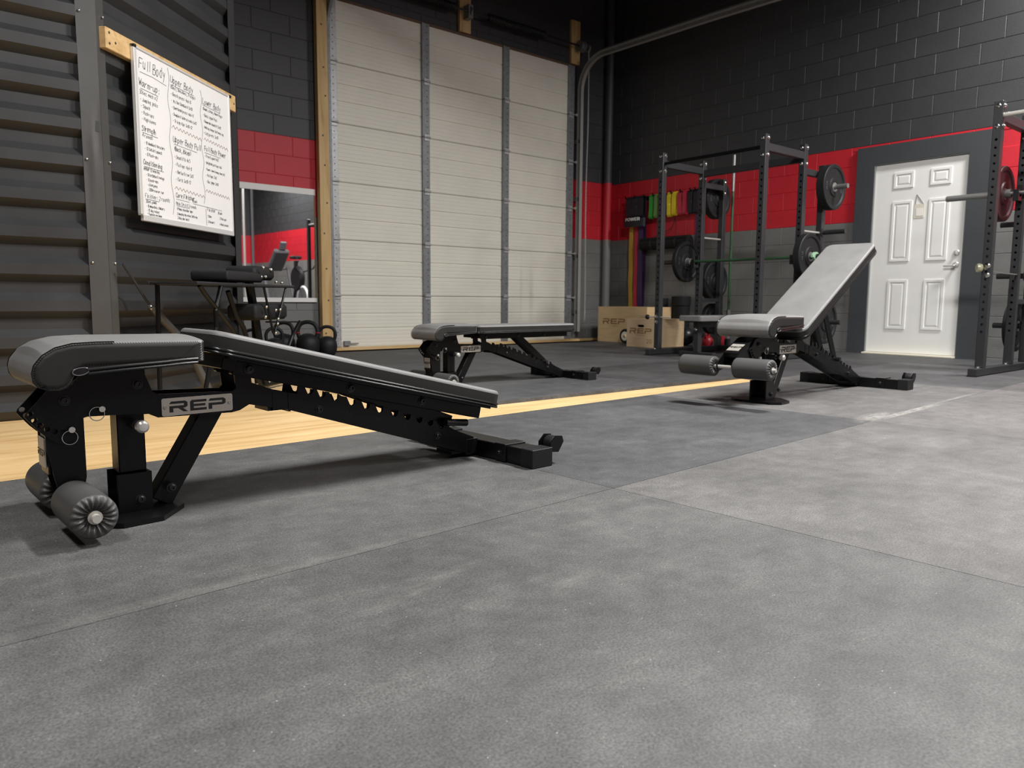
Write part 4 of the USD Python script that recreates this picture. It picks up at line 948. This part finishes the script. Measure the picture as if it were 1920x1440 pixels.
# ================================================================== ALONG THE RIGHT WALL
def plyo(label, x0, x1, y0, y1, h, mat, letter_y, letter_z, lh, note=None):
    t = thing('plyo_box', label, 'plyo box', ((x0+x1)/2, (y0+y1)/2, 0), 0, 1.0, 'wooden plyo boxes')
    dx, dy = (x1-x0)/2, (y1-y0)/2; w = .019
    hole = Polygon(rrect(-.055, .055, h-.10, h-.07, .014).exterior.coords)
    fr = sbox(-dy, 0, dy, h).difference(hole if note else Polygon())
    obj('side_panel', ext_yz(fr, -dx, -dx+w), mat, t, False); obj('side_panel', ext_yz(sbox(-dy, 0, dy, h), dx-w, dx), mat, t, False)
    obj('end_panel', bx(-dx+w+.0005, dx-w-.0005, -dy, -dy+w, 0, h, .001), mat, t, False); obj('end_panel', bx(-dx+w+.0005, dx-w-.0005, dy-w, dy, 0, h, .001), mat, t, False)
    obj('top_panel', bx(-dx+w+.0005, dx-w-.0005, -dy+w+.0005, dy-w-.0005, h-w, h, .001), mat, t, False)
    g = ext(rep_letters(lh, 1.1), .0008); v = g.vertices; obj('lettering', tm(np.stack([-dx-.0001-v[:, 2], letter_y-v[:, 0], letter_z+v[:, 1]], 1), g.faces), 'burn', t, False)
    g = poly_of_text('F I T N E S S', lh*.24, .0008); v = g.vertices; wd = v[:, 0].max(); obj('lettering', tm(np.stack([-dx-.0001-v[:, 2], letter_y+wd/2-v[:, 0], letter_z-lh*.95+v[:, 1]], 1), g.faces), 'burn', t, False)
    if note:
        g = poly_of_text(note, .05, .0008); v = g.vertices; obj('lettering', tm(np.stack([-dx-.0001-v[:, 2], -dy+.12-v[:, 0], .05+v[:, 1]], 1), g.faces), 'burn', t, False)
    return t
plyo('tall pale plywood plyo box in the far corner, the left of the two', 7.65, 8.16, 6.452, 7.335, .485, 'plyedge', .145, .285, .078)
plyo('smaller plywood plyo box standing in front of the tall one, with a slot handle', 7.40, 7.64-.002, 6.10, 6.56, .0+.365, 'plyedge2', .0, .215, .068, '20') if False else plyo('smaller plywood plyo box in front of the tall one, right of the white-hubbed wheel', 7.06, 7.63, 5.83, 6.27, .345, 'plyedge2', .0, .20, .066, '20')
t = thing('ab_wheel', 'small exercise wheel with a cream hub leaning on the tall plyo box', 'ab wheel', (7.53, 6.70, .098))
obj('tyre', T(lathe([(.062, -.028), (.088, -.030), (.097, -.020), (.097, .020), (.088, .030), (.062, .028), (.062, -.028)], 40), (0, 0, 0), ry(-PI/2).dot(rx(0.0))), 'rubber', t, 40)
obj('hub', T(lathe([(0, -.026), (.064, -.026), (.064, .022), (.060, .030), (.022, .030), (.020, .036), (0, .036)], 36), (0, 0, 0), ry(-PI/2)), 'whitehub', t, 40)
obj('hub_cap', T(lathe([(0, 0), (.019, 0), (.017, .006), (0, .007)], 20), (-.036, 0, 0), ry(-PI/2)), 'bandmustard', t, 40)
obj('handle', rod((.02, 0, 0), (.10, 0, 0), .014), 'rubber', t)

# band hanger and what hangs on it (wall face x = 8.397)
HX = 8.285
t = thing('band_hanger', 'black steel peg rail for bands on the red stripe of the block wall', 'wall hanger', (0, 0, 0))
obj('wall_rail', bx(8.372, 8.396, 6.12, 7.44, 2.00, 2.05, .003), 'powder', t, False)
pegs_y = [7.39, 7.22, 7.05, 6.89, 6.78, 6.70, 6.58, 6.42, 6.26, 6.18]
for y in pegs_y: obj('peg', [rod((8.385, y, 2.028), (8.225, y, 2.028), .009), rod((8.230, y, 2.028), (8.215, y, 2.055), .009)], 'powder', t)
def band(label, y, w, ztop, L, mat, n=2, x=HX, spread=.035, group='bands on the wall hanger', name='resistance_band'):
    """elastic loops folded over a peg: each loop is a flat belt"""
    t = thing(name, label, 'resistance band', (x, y, 0), 0, 1.0, group); r = random.Random(int(y*1000)); 
    for k in range(n):
        off = (k-(n-1)/2)*spread; zt = ztop+.012; rr = .020+.004*k
        th = np.linspace(0, PI, 9); zb = ztop-L+.02*r.random(); sw = .012*r.random()
        p = [(-rr-.010, zb+.02)]+[(-rr-.012-sw*math.sin(q*PI), zb+.02+(zt-rr-zb-.02)*q) for q in np.linspace(.1, .95, 7)]+[(-rr*math.cos(a), zt-rr+rr*math.sin(a)) for a in th]
        p += [(rr+.006+sw*math.sin(q*PI), zt-rr+(zb+.02-zt+rr)*q) for q in np.linspace(.05, .95, 7)]+[(rr*math.cos(a)*1.0, zb+.02-rr*math.sin(a)) for a in np.linspace(0, PI, 7)]
        ln = LineString(p+[p[0]]).buffer(.0035, quad_segs=2)
        ln = Polygon(ln.exterior, [h for h in ln.interiors]) if isinstance(ln, Polygon) else ln
        m = ext_xz(ln, off-w/2, off+w/2); v = m.vertices.copy(); v[:, 1] += .010*np.sin((v[:, 2]-ztop)*14+k)*np.clip((ztop-v[:, 2])/L, 0, 1); m = tm(v, m.faces)
        v = m.vertices; obj('loop', tm(v, m.faces), mat, t, 40)
    return t
band('black fabric glute bands bunched at the left end of the wall hanger', 7.22, .10, 2.03, .30, 'bandblack', 3, spread=.105, x=8.262)
band('bright green resistance band folded over the wall hanger', 6.945, .062, 2.03, .325, 'bandgreen', 1)
band('olive green resistance band folded beside the bright green one', 6.862, .05, 2.03, .32, 'bandolive', 1)
band('navy blue resistance band between the olive and the yellow one', 6.735, .05, 2.03, .31, 'bandblue', 1)
band('yellow resistance band folded double over the wall hanger', 6.585, .062, 2.03, .32, 'bandyellow', 2, spread=.085)
band('red resistance band folded double over the wall hanger', 6.41, .062, 2.03, .315, 'bandred', 2, spread=.08)
band('black resistance bands at the right end of the wall hanger', 6.23, .065, 2.03, .31, 'bandblack', 2, spread=.09)
band('long mustard yellow band hanging almost to the floor at the left end of the hanger', 7.325, .062, 2.03, 1.58, 'bandmustard', 1, x=8.330)
band('long red band hanging almost to the floor beside the mustard one', 7.235, .055, 2.03, 1.57, 'bandred', 1, x=8.330)
band('long purple-black band hanging almost to the floor, right of the long red one', 7.15, .075, 2.03, 1.57, 'bandpurple', 1, x=8.330)
band('long thin purple band hanging behind the far rack post', 6.19, .03, 2.03, .82, 'bandpurple', 1, x=8.330)
t = thing('lifting_belt', 'black belt with white lettering slung under the black bands on the hanger', 'belt', (HX-.07, 7.20, 1.70))
ang = np.linspace(PI, 2*PI, 25); sec = [(0.19*math.cos(a), .05*math.sin(a)) for a in ang]
m = ext(LineString(sec).buffer(.005), .12); v = m.vertices; obj('strap', tm(np.stack([v[:, 1], v[:, 0], v[:, 2]-.09], 1), m.faces[:, ::-1]), 'bandblack', t, 40)
g = poly_of_text('POWER', .042, .003, True); v = g.vertices; v[:, 0] -= v[:, 0].max()/2; yy = v[:, 0]*1.3; obj('lettering', tm(np.stack([-.0575+.05*(1-np.sqrt(np.clip(1-(yy/.19)**2, 0, 1)))-v[:, 2], -yy, -.005+v[:, 1]], 1), g.faces), 'whiteink', t, False)
t = thing('rolled_mat', 'black rolled exercise mat hung sideways below the bands', 'exercise mat', (8.29, 6.70, 1.365))
sp2 = [(0.012+.0095*a/(2*PI)*1.05, a) for a in np.linspace(0, 2*PI*7.4, 150)]; sp2 = [(r*math.cos(a), r*math.sin(a)) for r, a in sp2]
m = ext_xz(LineString(sp2).buffer(.0042, quad_segs=2), -.41, .41); obj('mat_roll', m, 'foam', t, 40)
for y in (-.22, .2): obj('strap', T(lathe([(.086, -.018), (.089, -.018), (.089, .018), (.086, .018), (.086, -.018)], 32), (0, y, 0), rx(PI/2)), 'bandblack', t)
obj('hanging_cord', tube([(0, -.2, .088), (.03, -.16, .2), (.05, -.12, .33), (.05, -.06, .2), (0, .2, .088)], .0045, 6), 'bandblack', t)
t = thing('foam_roller', 'tall black foam roller standing upright by the block wall', 'foam roller', (8.255, 6.37, 0))
obj('roller_body', lathe([(0, 0), (.115, 0), (.118, .004), (.118, .50), (.128, .51), (.130, .62), (.126, .632), (.05, .634), (.048, .60), (0, .60)], 40), 'foam', t, 40)
t = thing('foam_roller', 'thinner black roller standing behind the upright of the far rack', 'foam roller', (8.30, 6.72, 0)); obj('roller_body', lathe([(0, 0), (.07, 0), (.073, .004), (.073, .60), (.07, .606), (.03, .606), (.03, .56), (0, .56)], 32), 'foam', t, 40)
t = thing('medicine_ball', 'grey shiny medicine ball on the floor under the flat bench', 'medicine ball', (7.86, 5.98, .118)); obj('ball', sphere((0, 0, 0), .118, 4), 'darksteel', t, True); obj('seam', ring((0, 0, 0), .1175, .0022, (0.3, .2, 1), 48, 6), 'rubber', t)
t = thing('medicine_ball', 'black medicine ball on the floor beside the grey one', 'medicine ball', (7.80, 5.66, .135)); obj('ball', sphere((0, 0, 0), .135, 4), 'foam', t, True); obj('seam', ring((0, 0, 0), .1345, .0022, (1, .2, .3), 48, 6), 'rubber', t)
def kettlebell(label, loc, r, rotz, mat='rubber', ringmat=None, group='kettlebells', name='kettlebell'):
    t = thing(name, label, 'kettlebell', loc, rotz, 1.0, group)
    b = lathe([(0, 0), (r*.62, 0), (r*.72, .004), (r*.93, r*.45), (r, r*.95), (r*.93, r*1.4), (r*.72, r*1.72), (r*.40, r*1.93), (0, r*1.98)], 36)
    obj('body', b, mat, t, 50)
    hw = r*.86; p = [(-hw*.80, 0, r*1.55), (-hw*.98, 0, r*2.0), (-hw*.93, 0, r*2.45), (-hw*.62, 0, r*2.86), (0, 0, r*2.98), (hw*.62, 0, r*2.86), (hw*.93, 0, r*2.45), (hw*.98, 0, r*2.0), (hw*.80, 0, r*1.55)]
    q = resample(np.array(p), 10, False)
    s = np.linspace(0, 1, 40); P = np.stack([np.interp(s, np.linspace(0, 1, 10), q[:, i]) for i in range(3)], 1)
    for _ in range(3): P[1:-1] = (P[:-2]+2*P[1:-1]+P[2:])/4
    obj('handle', tube(P, r*.17, 10), mat, t, 60)
    if ringmat:
        for sg in (-1, 1): obj('colour_ring', T(ring((0, 0, 0), r*.19, r*.045, (0.05*sg, 0, 1), 18, 6), (sg*hw*.97, 0, r*2.02)), ringmat, t)
    return t
kettlebell('small red-coated kettlebell on the floor at the foot of the far rack, the left one', (7.62, 5.47, 0), .075, .3, 'reditem', None, 'red kettlebells')
kettlebell('small red-coated kettlebell on the floor at the foot of the far rack, the right one', (7.66, 5.26, 0), .075, .1, 'reditem', None, 'red kettlebells')
kettlebell('black kettlebell farthest right in the row, in front of the pine post', (3.33, 6.92, 0), .098, -.55)
kettlebell('black kettlebell with red handle rings, second from the right in the row', (3.115, 6.90, 0), .115, -.6, 'rubber', 'reditem')
kettlebell('black kettlebell third from the right in the row', (2.965, 7.12, 0), .112, -.7)
kettlebell('black kettlebell fourth from the right, with a narrow open handle', (2.81, 6.98, 0), .095, -.2)
kettlebell('black kettlebell at the left end of the row, half hidden by the bench', (2.62, 7.05, 0), .09, -.6)

# ================================================================== WHITEBOARD with its handwriting
# a single-stroke marker alphabet: strokes of grid points, 4 wide and 6 tall, baseline at 0
GLY = {'A': '00 26 40;12 32', 'B': '00 06 36 34 03;03 43 41 30 00', 'C': '45 36 16 04 02 10 30 41', 'D': '00 06 26 44 42 20 00', 'E': '46 06 00 40;03 33', 'F': '00 06 46;03 33', 'G': '45 26 04 02 10 30 42 22', 'H': '00 06;40 46;03 43', 'I': '20 26', 'J': '46 41 20 01', 'K': '00 06;46 03 40', 'L': '06 00 40', 'M': '00 06 23 46 40', 'N': '00 06 40 46', 'O': '16 04 02 10 30 42 44 36 16', 'P': '00 06 36 44 33 03', 'Q': '16 04 02 10 30 42 44 36 16;31 50', 'R': '00 06 36 44 33 03;23 40', 'S': '45 26 05 14 33 42 30 00', 'T': '06 46;26 20', 'U': '06 01 20 41 46', 'V': '06 20 46', 'W': '06 10 24 30 46', 'X': '00 46;06 40', 'Y': '06 23 46;23 20',
'a': '34 14 02 01 10 21 34 31 40', 'b': '06 00 30 32 23 03', 'c': '34 14 02 10 30', 'd': '36 30 10 02 14 34', 'e': '02 32 34 14 02 10 30', 'f': '36 25 20;14 34', 'g': '34 14 02 10 31 34 3< 1< ', 'h': '06 00;03 24 33 30', 'i': '24 20;25 26', 'j': '34 3< 1<;35 36', 'k': '06 00;34 02 30', 'l': '26 20', 'm': '00 04;03 14 23 20;23 34 43 40', 'n': '00 04;03 24 33 30', 'o': '14 02 10 20 32 24 14', 'p': '0< 04;03 24 32 20 01', 'q': '34 14 02 10 31;34 3< 4<', 'r': '00 04;02 24 34', 's': '34 14 03 31 20 00', 't': '26 21 30;15 35', 'u': '04 01 20 31;34 30', 'v': '04 20 44', 'w': '04 10 23 30 44', 'x': '04 30;34 00', 'y': '04 12 22;34 1<', 'z': '04 34 00 30',
'0': '16 04 02 10 30 42 44 36 16', '1': '14 26 20', '2': '05 16 36 44 00 40', '3': '06 36 23 42 30 00', '4': '30 36 02 42', '5': '46 06 04 34 42 30 00', '6': '36 14 01 10 30 41 33 03', '7': '06 46 10', '8': '23 05 16 36 45 23 01 10 30 41 23', '9': '43 13 05 16 36 44 30', '-': '03 33', ':': '11 10;14 13', '(': '36 14 12 30', ')': '06 24 22 00', ',': '21 1<', '&': '40 05 16 25 02 10 42', '*': '14 34;25 23;15 33', '.': '10 11', '+': '21 25;03 43', '/': '00 46'}
def write(text, s, z, h, pen, out, wide=1.0):
    """handwriting starting at (s, z) on the board: returns flat marker strokes"""
    r = random.Random(text); x = s; ms = []; u = h/6.0
    for ch in text:
        if ch == ' ': x += u*2.6*wide; continue
        if ch == '•':
            ms.append(rbox((x+u, out, z+2.4*u), (u*1.3, .0006, u*1.3))); x += u*3.2*wide; continue
        g = GLY.get(ch, '01 31'); dz = r.uniform(-.5, .5)*u; kx = wide*u*r.uniform(.78, .95)
        for stroke in g.split(';'):
            P = [(x+kx*int(c[0])+u*.12*(ord(c[1])-48 if c[1] != '<' else -2), z+dz+u*(int(c[1]) if c[1] != '<' else -2)) for c in stroke.split()]
            if len(P) < 2: continue
            pl = LineString(P).buffer(pen, quad_segs=1, cap_style=1)
            if isinstance(pl, Polygon): ms.append(ext_xz(Polygon(pl.exterior, [q for q in pl.interiors]), out-.0003, out+.0003))
        x += kx*(3.3 if ch in 'iljtI1.,:()' else 5.0)
    return ms, x
WS0, WS1, WZ0, WZ1 = .205, 1.155, .985, 1.822
wbt = thing('whiteboard', 'whiteboard covered with handwritten workout plans, fixed to the pine board', 'whiteboard')
OB = .0385
place_part('board_panel', bx(WS0, WS1, OB, OB+.014, WZ0, WZ1), 'board', wbt, False)
for nm, q in (('frame_side', bx(WS0-.004, WS0+.018, OB-.001, OB+.021, WZ0+.003, WZ1+.006, .003)), ('frame_side', bx(WS1-.014, WS1+.004, OB-.001, OB+.019, WZ0, WZ1+.006, .003)), ('frame_top', bx(WS0+.018, WS1-.014, OB-.001, OB+.019, WZ1-.008, WZ1+.006, .003)), ('frame_bottom', bx(WS0+.018, WS1+.002, OB-.001, OB+.020, WZ0-.028, WZ0+.004, .003))):
    place_part(nm, q, 'alu', wbt, False)
for s in (WS0-.004, WS1-.004): place_part('corner_cap', bx(s, s+.02, OB-.002, OB+.023, WZ1-.008, WZ1+.009, .002), 'rubber', wbt, False)
FO = OB+.0146
def lines(rows, lim):
    """each line of handwriting is a part; a line too long for its column is written narrower"""
    for (txt, a, z, h) in rows:
        pen = .0009 if h < .022 else .0015
        g, xe = write(txt, a, z, h, pen, FO); w = min(.92, (lim-a)/(xe-a))
        g, xe = write(txt, a, z, h, pen, FO, w)
        place_part('handwriting', trimesh.util.concatenate(g), 'marker', wbt, False)
def wave_line(pts, pen=.0011): return [ext_xz(LineString(pts).buffer(pen, quad_segs=1), FO-.0003, FO+.0003)]
c1 = [('Full Body', .245, 1.728, .052), ('Warm-up:', .238, 1.640, .034), ('30sec each x2', .240, 1.600, .019), ('• Jumping jacks', .245, 1.566, .017), ('• Squats', .248, 1.534, .017), ('• Push-ups', .250, 1.502, .017), ('• High knees', .252, 1.470, .017),
      ('Strength', .246, 1.418, .026), ('4 rounds', .247, 1.386, .018), ('• 10 dumbbell thrusters', .262, 1.354, .014), ('• 12 Goblet squats', .264, 1.325, .015), ('• 8 Push-ups', .268, 1.296, .015),
      ('Conditioning', .246, 1.248, .024), ('AMRAP 12 minutes', .245, 1.219, .015), ('• 8 kettlebell swings', .266, 1.193, .014), ('• 8 push-ups', .268, 1.168, .014), ('• 6 burpees', .270, 1.143, .014), ('• 200m row or run', .272, 1.118, .014),
      ('Finisher: 2 rounds', .248, 1.080, .021), ('30sec plank', .252, 1.055, .014), ('• 10 mountain climbers', .254, 1.032, .013), ('• 15 leg raises', .258, 1.010, .013), ('* 5 minute cool down', .260, .992, .011)]
c2 = [('Upper Body', .520, 1.730, .036), ('(Chest, Shoulders, Triceps)', .518, 1.700, .0155), ('• Bench press 4x6-8', .520, 1.665, .017), ('• Incline Dumbbell 3x10', .522, 1.630, .016), ('• Overhead press 4x6-8', .524, 1.595, .016), ('• Dumbbell lateral raise 3x12', .526, 1.560, .0145), ('• Tricep dips 3x10-12', .530, 1.525, .016),
      ('Upper Body Pull', .522, 1.418, .032), ('(Back, Bicep)', .530, 1.372, .022), ('• Deadlifts 4x5', .530, 1.330, .018), ('• Pull ups 4x6-8', .533, 1.290, .018), ('• Barbell row 3x8', .535, 1.250, .018), ('• Curls 3x10-12', .535, 1.210, .018),
      ('Core Finisher', .528, 1.120, .024), ('10 min', .690, 1.112, .016), ('Main Circuit 3 rounds', .526, 1.078, .017), ('1 Plank shoulder taps', .530, 1.050, .0135), ('2 Hanging leg raises 3x10 reps', .532, 1.024, .012), ('3 Russian twist', .534, 1.000, .0135)]
c3 = [('Lower Body', .842, 1.700, .033), ('(Quads, Glutes, Hamstrings)', .842, 1.668, .014), ('• Back squat 4x6', .842, 1.630, .017), ('• Romanian deadlift 3x10', .842, 1.596, .0145), ('• Walking lunges 3x12 each leg', .842, 1.562, .0135), ('• Leg press 3x10', .844, 1.528, .017),
      ('Full Body Power', .842, 1.432, .028), ('• Front squat 4x5', .844, 1.394, .016), ('• Weighted pull ups 4x6', .846, 1.358, .0145), ('• Power clean & hang clean 3x5', .848, 1.320, .0125), ('• Pull ups 3x8', .850, 1.284, .0155), ('• Box jumps 3x10', .852, 1.248, .0155),
      ('Finisher', .850, 1.080, .020), ('10 min', .970, 1.076, .016), ('1 Row', .852, 1.044, .015), ('2 Push ups', .990, 1.044, .0135), ('3 Farmers', .852, 1.012, .0135), ('4 Medicine ball', .990, 1.010, .012)]
lines(c1, .478); lines(c2, .805); lines(c3, 1.115)
zz = lambda s0, s1, z, n=9, a=.008: [(s0+(s1-s0)*i/(2*n), z+(a if i % 2 else -a)-.012*i/(2*n)) for i in range(2*n+1)]
wob = lambda s, z0, z1, n=30: [(s+.010*math.sin(i*.75), z0+(z1-z0)*i/n) for i in range(n+1)]
dl = wave_line(wob(.498, 1.80, 1.02)) + wave_line(wob(.822, 1.77, 1.12)) + wave_line([(.835, 1.09), (.838, .995)])
dl += wave_line([(.25, 1.708), (.36, 1.71), (.48, 1.70)]) + wave_line([(.25, 1.627), (.40, 1.625)]) + wave_line([(.25, 1.408), (.38, 1.406)]) + wave_line([(.25, 1.238), (.42, 1.236)]) + wave_line([(.25, 1.072), (.37, 1.072)])
dl += wave_line([(.52, 1.72), (.75, 1.718)]) + wave_line([(.53, 1.405), (.76, 1.403)]) + wave_line([(.53, 1.108), (.66, 1.107)]) + wave_line([(.845, 1.692), (1.04, 1.69)]) + wave_line([(.845, 1.42), (1.03, 1.42)]) + wave_line([(.70, 1.104), (1.02, 1.100)]) + wave_line([(.53, 1.072), (.66, 1.072)])
for q_ in dl: place_part('marker_line', q_, 'marker', wbt, False)
wl = wave_line(zz(.515, .815, 1.498)) + wave_line(zz(.84, 1.12, 1.500)) + wave_line(zz(.52, .83, 1.170)) + wave_line(zz(.84, 1.12, 1.200))
for q_ in wl: place_part('wavy_line', q_, 'markerred', wbt, False)

# ================================================================== MIRROR on the garage-door wall, what stands before it, and what it reflects
mt = thing('wall_mirror', 'large wall mirror with white edge strips between the corrugated partition and the pine post', 'mirror', (3.05, YG-.02, 1.13))
tilt = ry(0)  # plumb
MX0, MX1, MZ0, MZ1 = 2.0-3.05, 3.640-3.05, .572-1.13, 1.688-1.13
mg = bx(MX0, MX1, -.003, .003, MZ0, MZ1); MT = rx(math.radians(.30))
obj('mirror_glass', T(mg, (0, 0, 0), MT), 'mirror', mt, False)
obj('edge_strip', T(bx(MX0, MX1, -.012, .006, MZ1-.001, MZ1+.064, .002), (0, 0, 0), MT), 'white', mt, False)
obj('edge_strip', T(bx(MX0, MX1, -.012, .006, MZ0-.046, MZ0+.001, .002), (0, 0, 0), MT), 'white', mt, False)

# black exercise bench standing in front of the partition (coordinates: along the sheet, out of it, up)
eb = thing('exercise_bench', 'black tube-framed exercise bench with padded roller blocks, in front of the corrugated partition', 'exercise bench')
def eb_rod(nm, pts, r=.011, mat='powder', par=None):
    P = np.array(pts, float); m = trimesh.util.concatenate([rod(P[i], P[i+1], r, 10) for i in range(len(P)-1)]+[sphere(q, r*1.02, 1) for q in P[1:-1]])
    return place_part(nm, m, mat, par or eb)
place_part('table_top', bx(.06, 1.19, .17, .43, .630, .640, .003), 'blacksteel', eb, False)
for o in (.17, .43): eb_rod('top_rail', [(.05, o, .634), (1.2, o, .638)], .0085, 'darksteel')
place_part('long_pad', bx(.40, .82, .19, .41, .655, .712, .012), 'foam', eb, 60)
for s0, s1, z0, z1 in ((.735, 1.00, .672, .752), (.735, 1.17, .432, .530)):
    pb = place_part('padded_block', bx(s0, s1, .21, .40, z0, z1, .02), 'foam', eb, 60)
    for a, b in ((.25, .2), (.75, .8)): place_part('block_bolt', sphere((s0+(s1-s0)*a, .402, z0+(z1-z0)*(1-b)), .010, 2, (1, .5, 1)) if False else T(sphere((0, 0, 0), .011, 2), (s0+(s1-s0)*a, .403, z0+(z1-z0)*b)), 'tin', pb)
eb_rod('main_post', [(.855, .30, .66), (.93, .30, .40), (1.02, .30, .02)], .026)
eb_rod('link_rod', [(.80, .42, .628), (.905, .42, .352)], .007); eb_rod('link_rod', [(1.10, .42, .630), (.925, .42, .352)], .007)
eb_rod('lever_arm', [(.94, .36, .418), (1.44, .36, .406)], .005); eb_rod('lever_arm', [(1.44, .36, .406), (1.31, .36, .312), (1.12, .34, .06)], .013)
eb_rod('front_leg', [(.10, .42, .625), (.145, .42, .585), (.40, .42, .405), (.80, .40, .010)], .012); eb_rod('front_leg', [(.31, .42, .63), (.245, .42, .495), (.25, .42, .41), (.12, .40, .01)], .012)
eb_rod('rear_leg', [(.12, .18, .625), (.10, .18, .01)], .012); eb_rod('rear_leg', [(1.12, .18, .63), (1.15, .18, .01)], .012)
eb_rod('brace_bar', [(.49, .36, .60), (.57, .36, .465), (.65, .36, .395), (.80, .34, .20)], .014); eb_rod('base_bar', [(.75, .30, .016), (1.35, .30, .016)], .016)
for s, z in ((.775, .742), (.80, .690), (.94, .661), (1.02, .659), (.80, .512), (.925, .492), (.985, .494), (.955, .438), (.945, .408), (.915, .352)):
    place_part('bolt', T(sphere((0, 0, 0), .0095, 2), (s, .432, z)), 'tin', eb)
# black bent bar leaning on the corrugated sheet
lb = thing('leaning_bar', 'dark bent steel bar with a thick grip leaning on the corrugated partition', 'steel bar')
pp_ = np.array([(.035, .055, .727), (.085, .075, .65), (.14, .10, .551), (.165, .115, .51)])
place_part('thin_rod', tube(resample(pp_, 14, False), .0065, 8), 'darksteel', lb)
pp_ = np.array([(.160, .112, .52), (.205, .135, .46), (.28, .17, .375), (.36, .21, .25), (.47, .25, .022)])
place_part('grip_sleeve', tube(resample(pp_, 20, False), .021, 12), 'flash', lb); place_part('clamp', T(sphere((0, 0, 0), .020, 2), (.165, .115, .512)), 'tin', lb)

# ------------------------------------------------------------------ what the mirror shows: gym machines along the right wall, behind the camera's right
tr = thing('treadmill', 'dark exercise machine with a slanted console, seen reflected in the wall mirror', 'treadmill', (7.0, -1.55, 0))
obj('deck', rbox((0, -.18, .12), (.72, 1.1, .12), .03), 'rubber', tr); obj('running_belt', bx(-.24, .24, -.70, .25, .181, .186), 'foam', tr, False)
for x in (-.30, .30): obj('mast', rod((x, .38, .12), (x, -.06, 1.22), .035, 12), 'plastic', tr); obj('handrail', rod((x, -.08, 1.18), (x, -.55, 1.16), .022, 12), 'plastic', tr)
obj('console', T(rbox((0, 0, 0), (.36, .12, .66), .03), (0, .12, 1.36), rx(-math.radians(48))), 'plastic', tr)
obj('console_screen', T(rbox((0, 0, 0), (.30, .012, .40), .004), (0, .075, 1.42), rx(-math.radians(52))), 'silver', tr)
obj('phone_rest', T(rbox((0, 0, 0), (.16, .05, .20), .02), (0, .42, 1.68), rx(-math.radians(25))), 'plastic', tr)
xb_ = thing('exercise_bike', 'black exercise bike with a pale flywheel rim, seen reflected in the wall mirror', 'exercise bike', (7.05, -.42, 0))
obj('fan_housing', T(lathe([(0, -.06), (.25, -.06), (.28, -.03), (.28, .03), (.25, .06), (0, .06)], 36), (0, -.05, .93), ry(PI/2)), 'rubber', xb_, 40)
obj('flywheel_rim', ring((0, .22, .50), .245, .028, (1, 0, 0), 40, 8), 'white', xb_); obj('flywheel', T(lathe([(0, -.03), (.22, -.03), (.22, .03), (0, .03)], 32), (0, .22, .50), ry(PI/2)), 'plastic', xb_)
for a, b in (((0, -.45, .05), (0, -.1, .85)), ((0, .55, .05), (0, .1, .75)), ((0, -.35, .30), (0, .4, .30))): obj('frame_tube', rod(a, b, .032), 'rubber', xb_)
obj('seat_post', rod((0, -.12, 1.0), (0, -.14, 1.32), .045), 'rubber', xb_); obj('seat', T(rbox((0, 0, 0), (.2, .26, .07), .025), (0, -.14, 1.40)), 'foam', xb_)
for x in (-.22, .22): obj('handlebar', tube([(x*.3, .12, 1.08), (x, .28, 1.15), (x, .50, 1.30), (x, .42, 1.36)], .015, 8), 'rubber', xb_)
for y in (-.5, .6): obj('foot_rail', rod((-.28, y, .036), (.28, y, .036), .035), 'rubber', xb_)
for i, (y, mt_) in enumerate(((-3.30, 'silver'), (-2.72, 'plastic'))):
    q = thing('climbing_pole', ('bright steel pole from floor to ceiling reflected at the left of the wall mirror', 'dull grey pole from floor to ceiling reflected right of the bright one')[i], 'pole', (6.9, y, 0))
    obj('pole', rod((0, 0, 0), (0, 0, CEIL), .032, 16), mt_, q); obj('flange', lathe([(0, 0.0005), (.09, 0.0005), (.09, .012), (0, .012)], 20), 'plastic', q)

# ------------------------------------------------------------------ the ceiling lamps above the frame
for i, (x, y, z, ly, lx, inten) in enumerate(LAMPS):
    q = thing('ceiling_lamp', 'flat white LED ceiling lamp hung '+('above the two front benches', 'before the white door, close to the block wall', 'left of the corrugated partition', 'behind the camera, in the middle of the hall', 'behind the camera on the left', 'above the reflected exercise machines')[i], 'ceiling lamp', (x, y, 0), 0, 1.0, 'LED ceiling lamps')
    obj('housing', bx(-lx/2-.03, lx/2+.03, -ly/2-.03, ly/2+.03, z-.045, z+.03, .006), 'white', q, False)
    for sx in (-1, 1): obj('suspension_wire', rod((sx*lx*.4, 0, z+.03), (sx*lx*.4, 0, CEIL), .003, 6), 'galv', q)
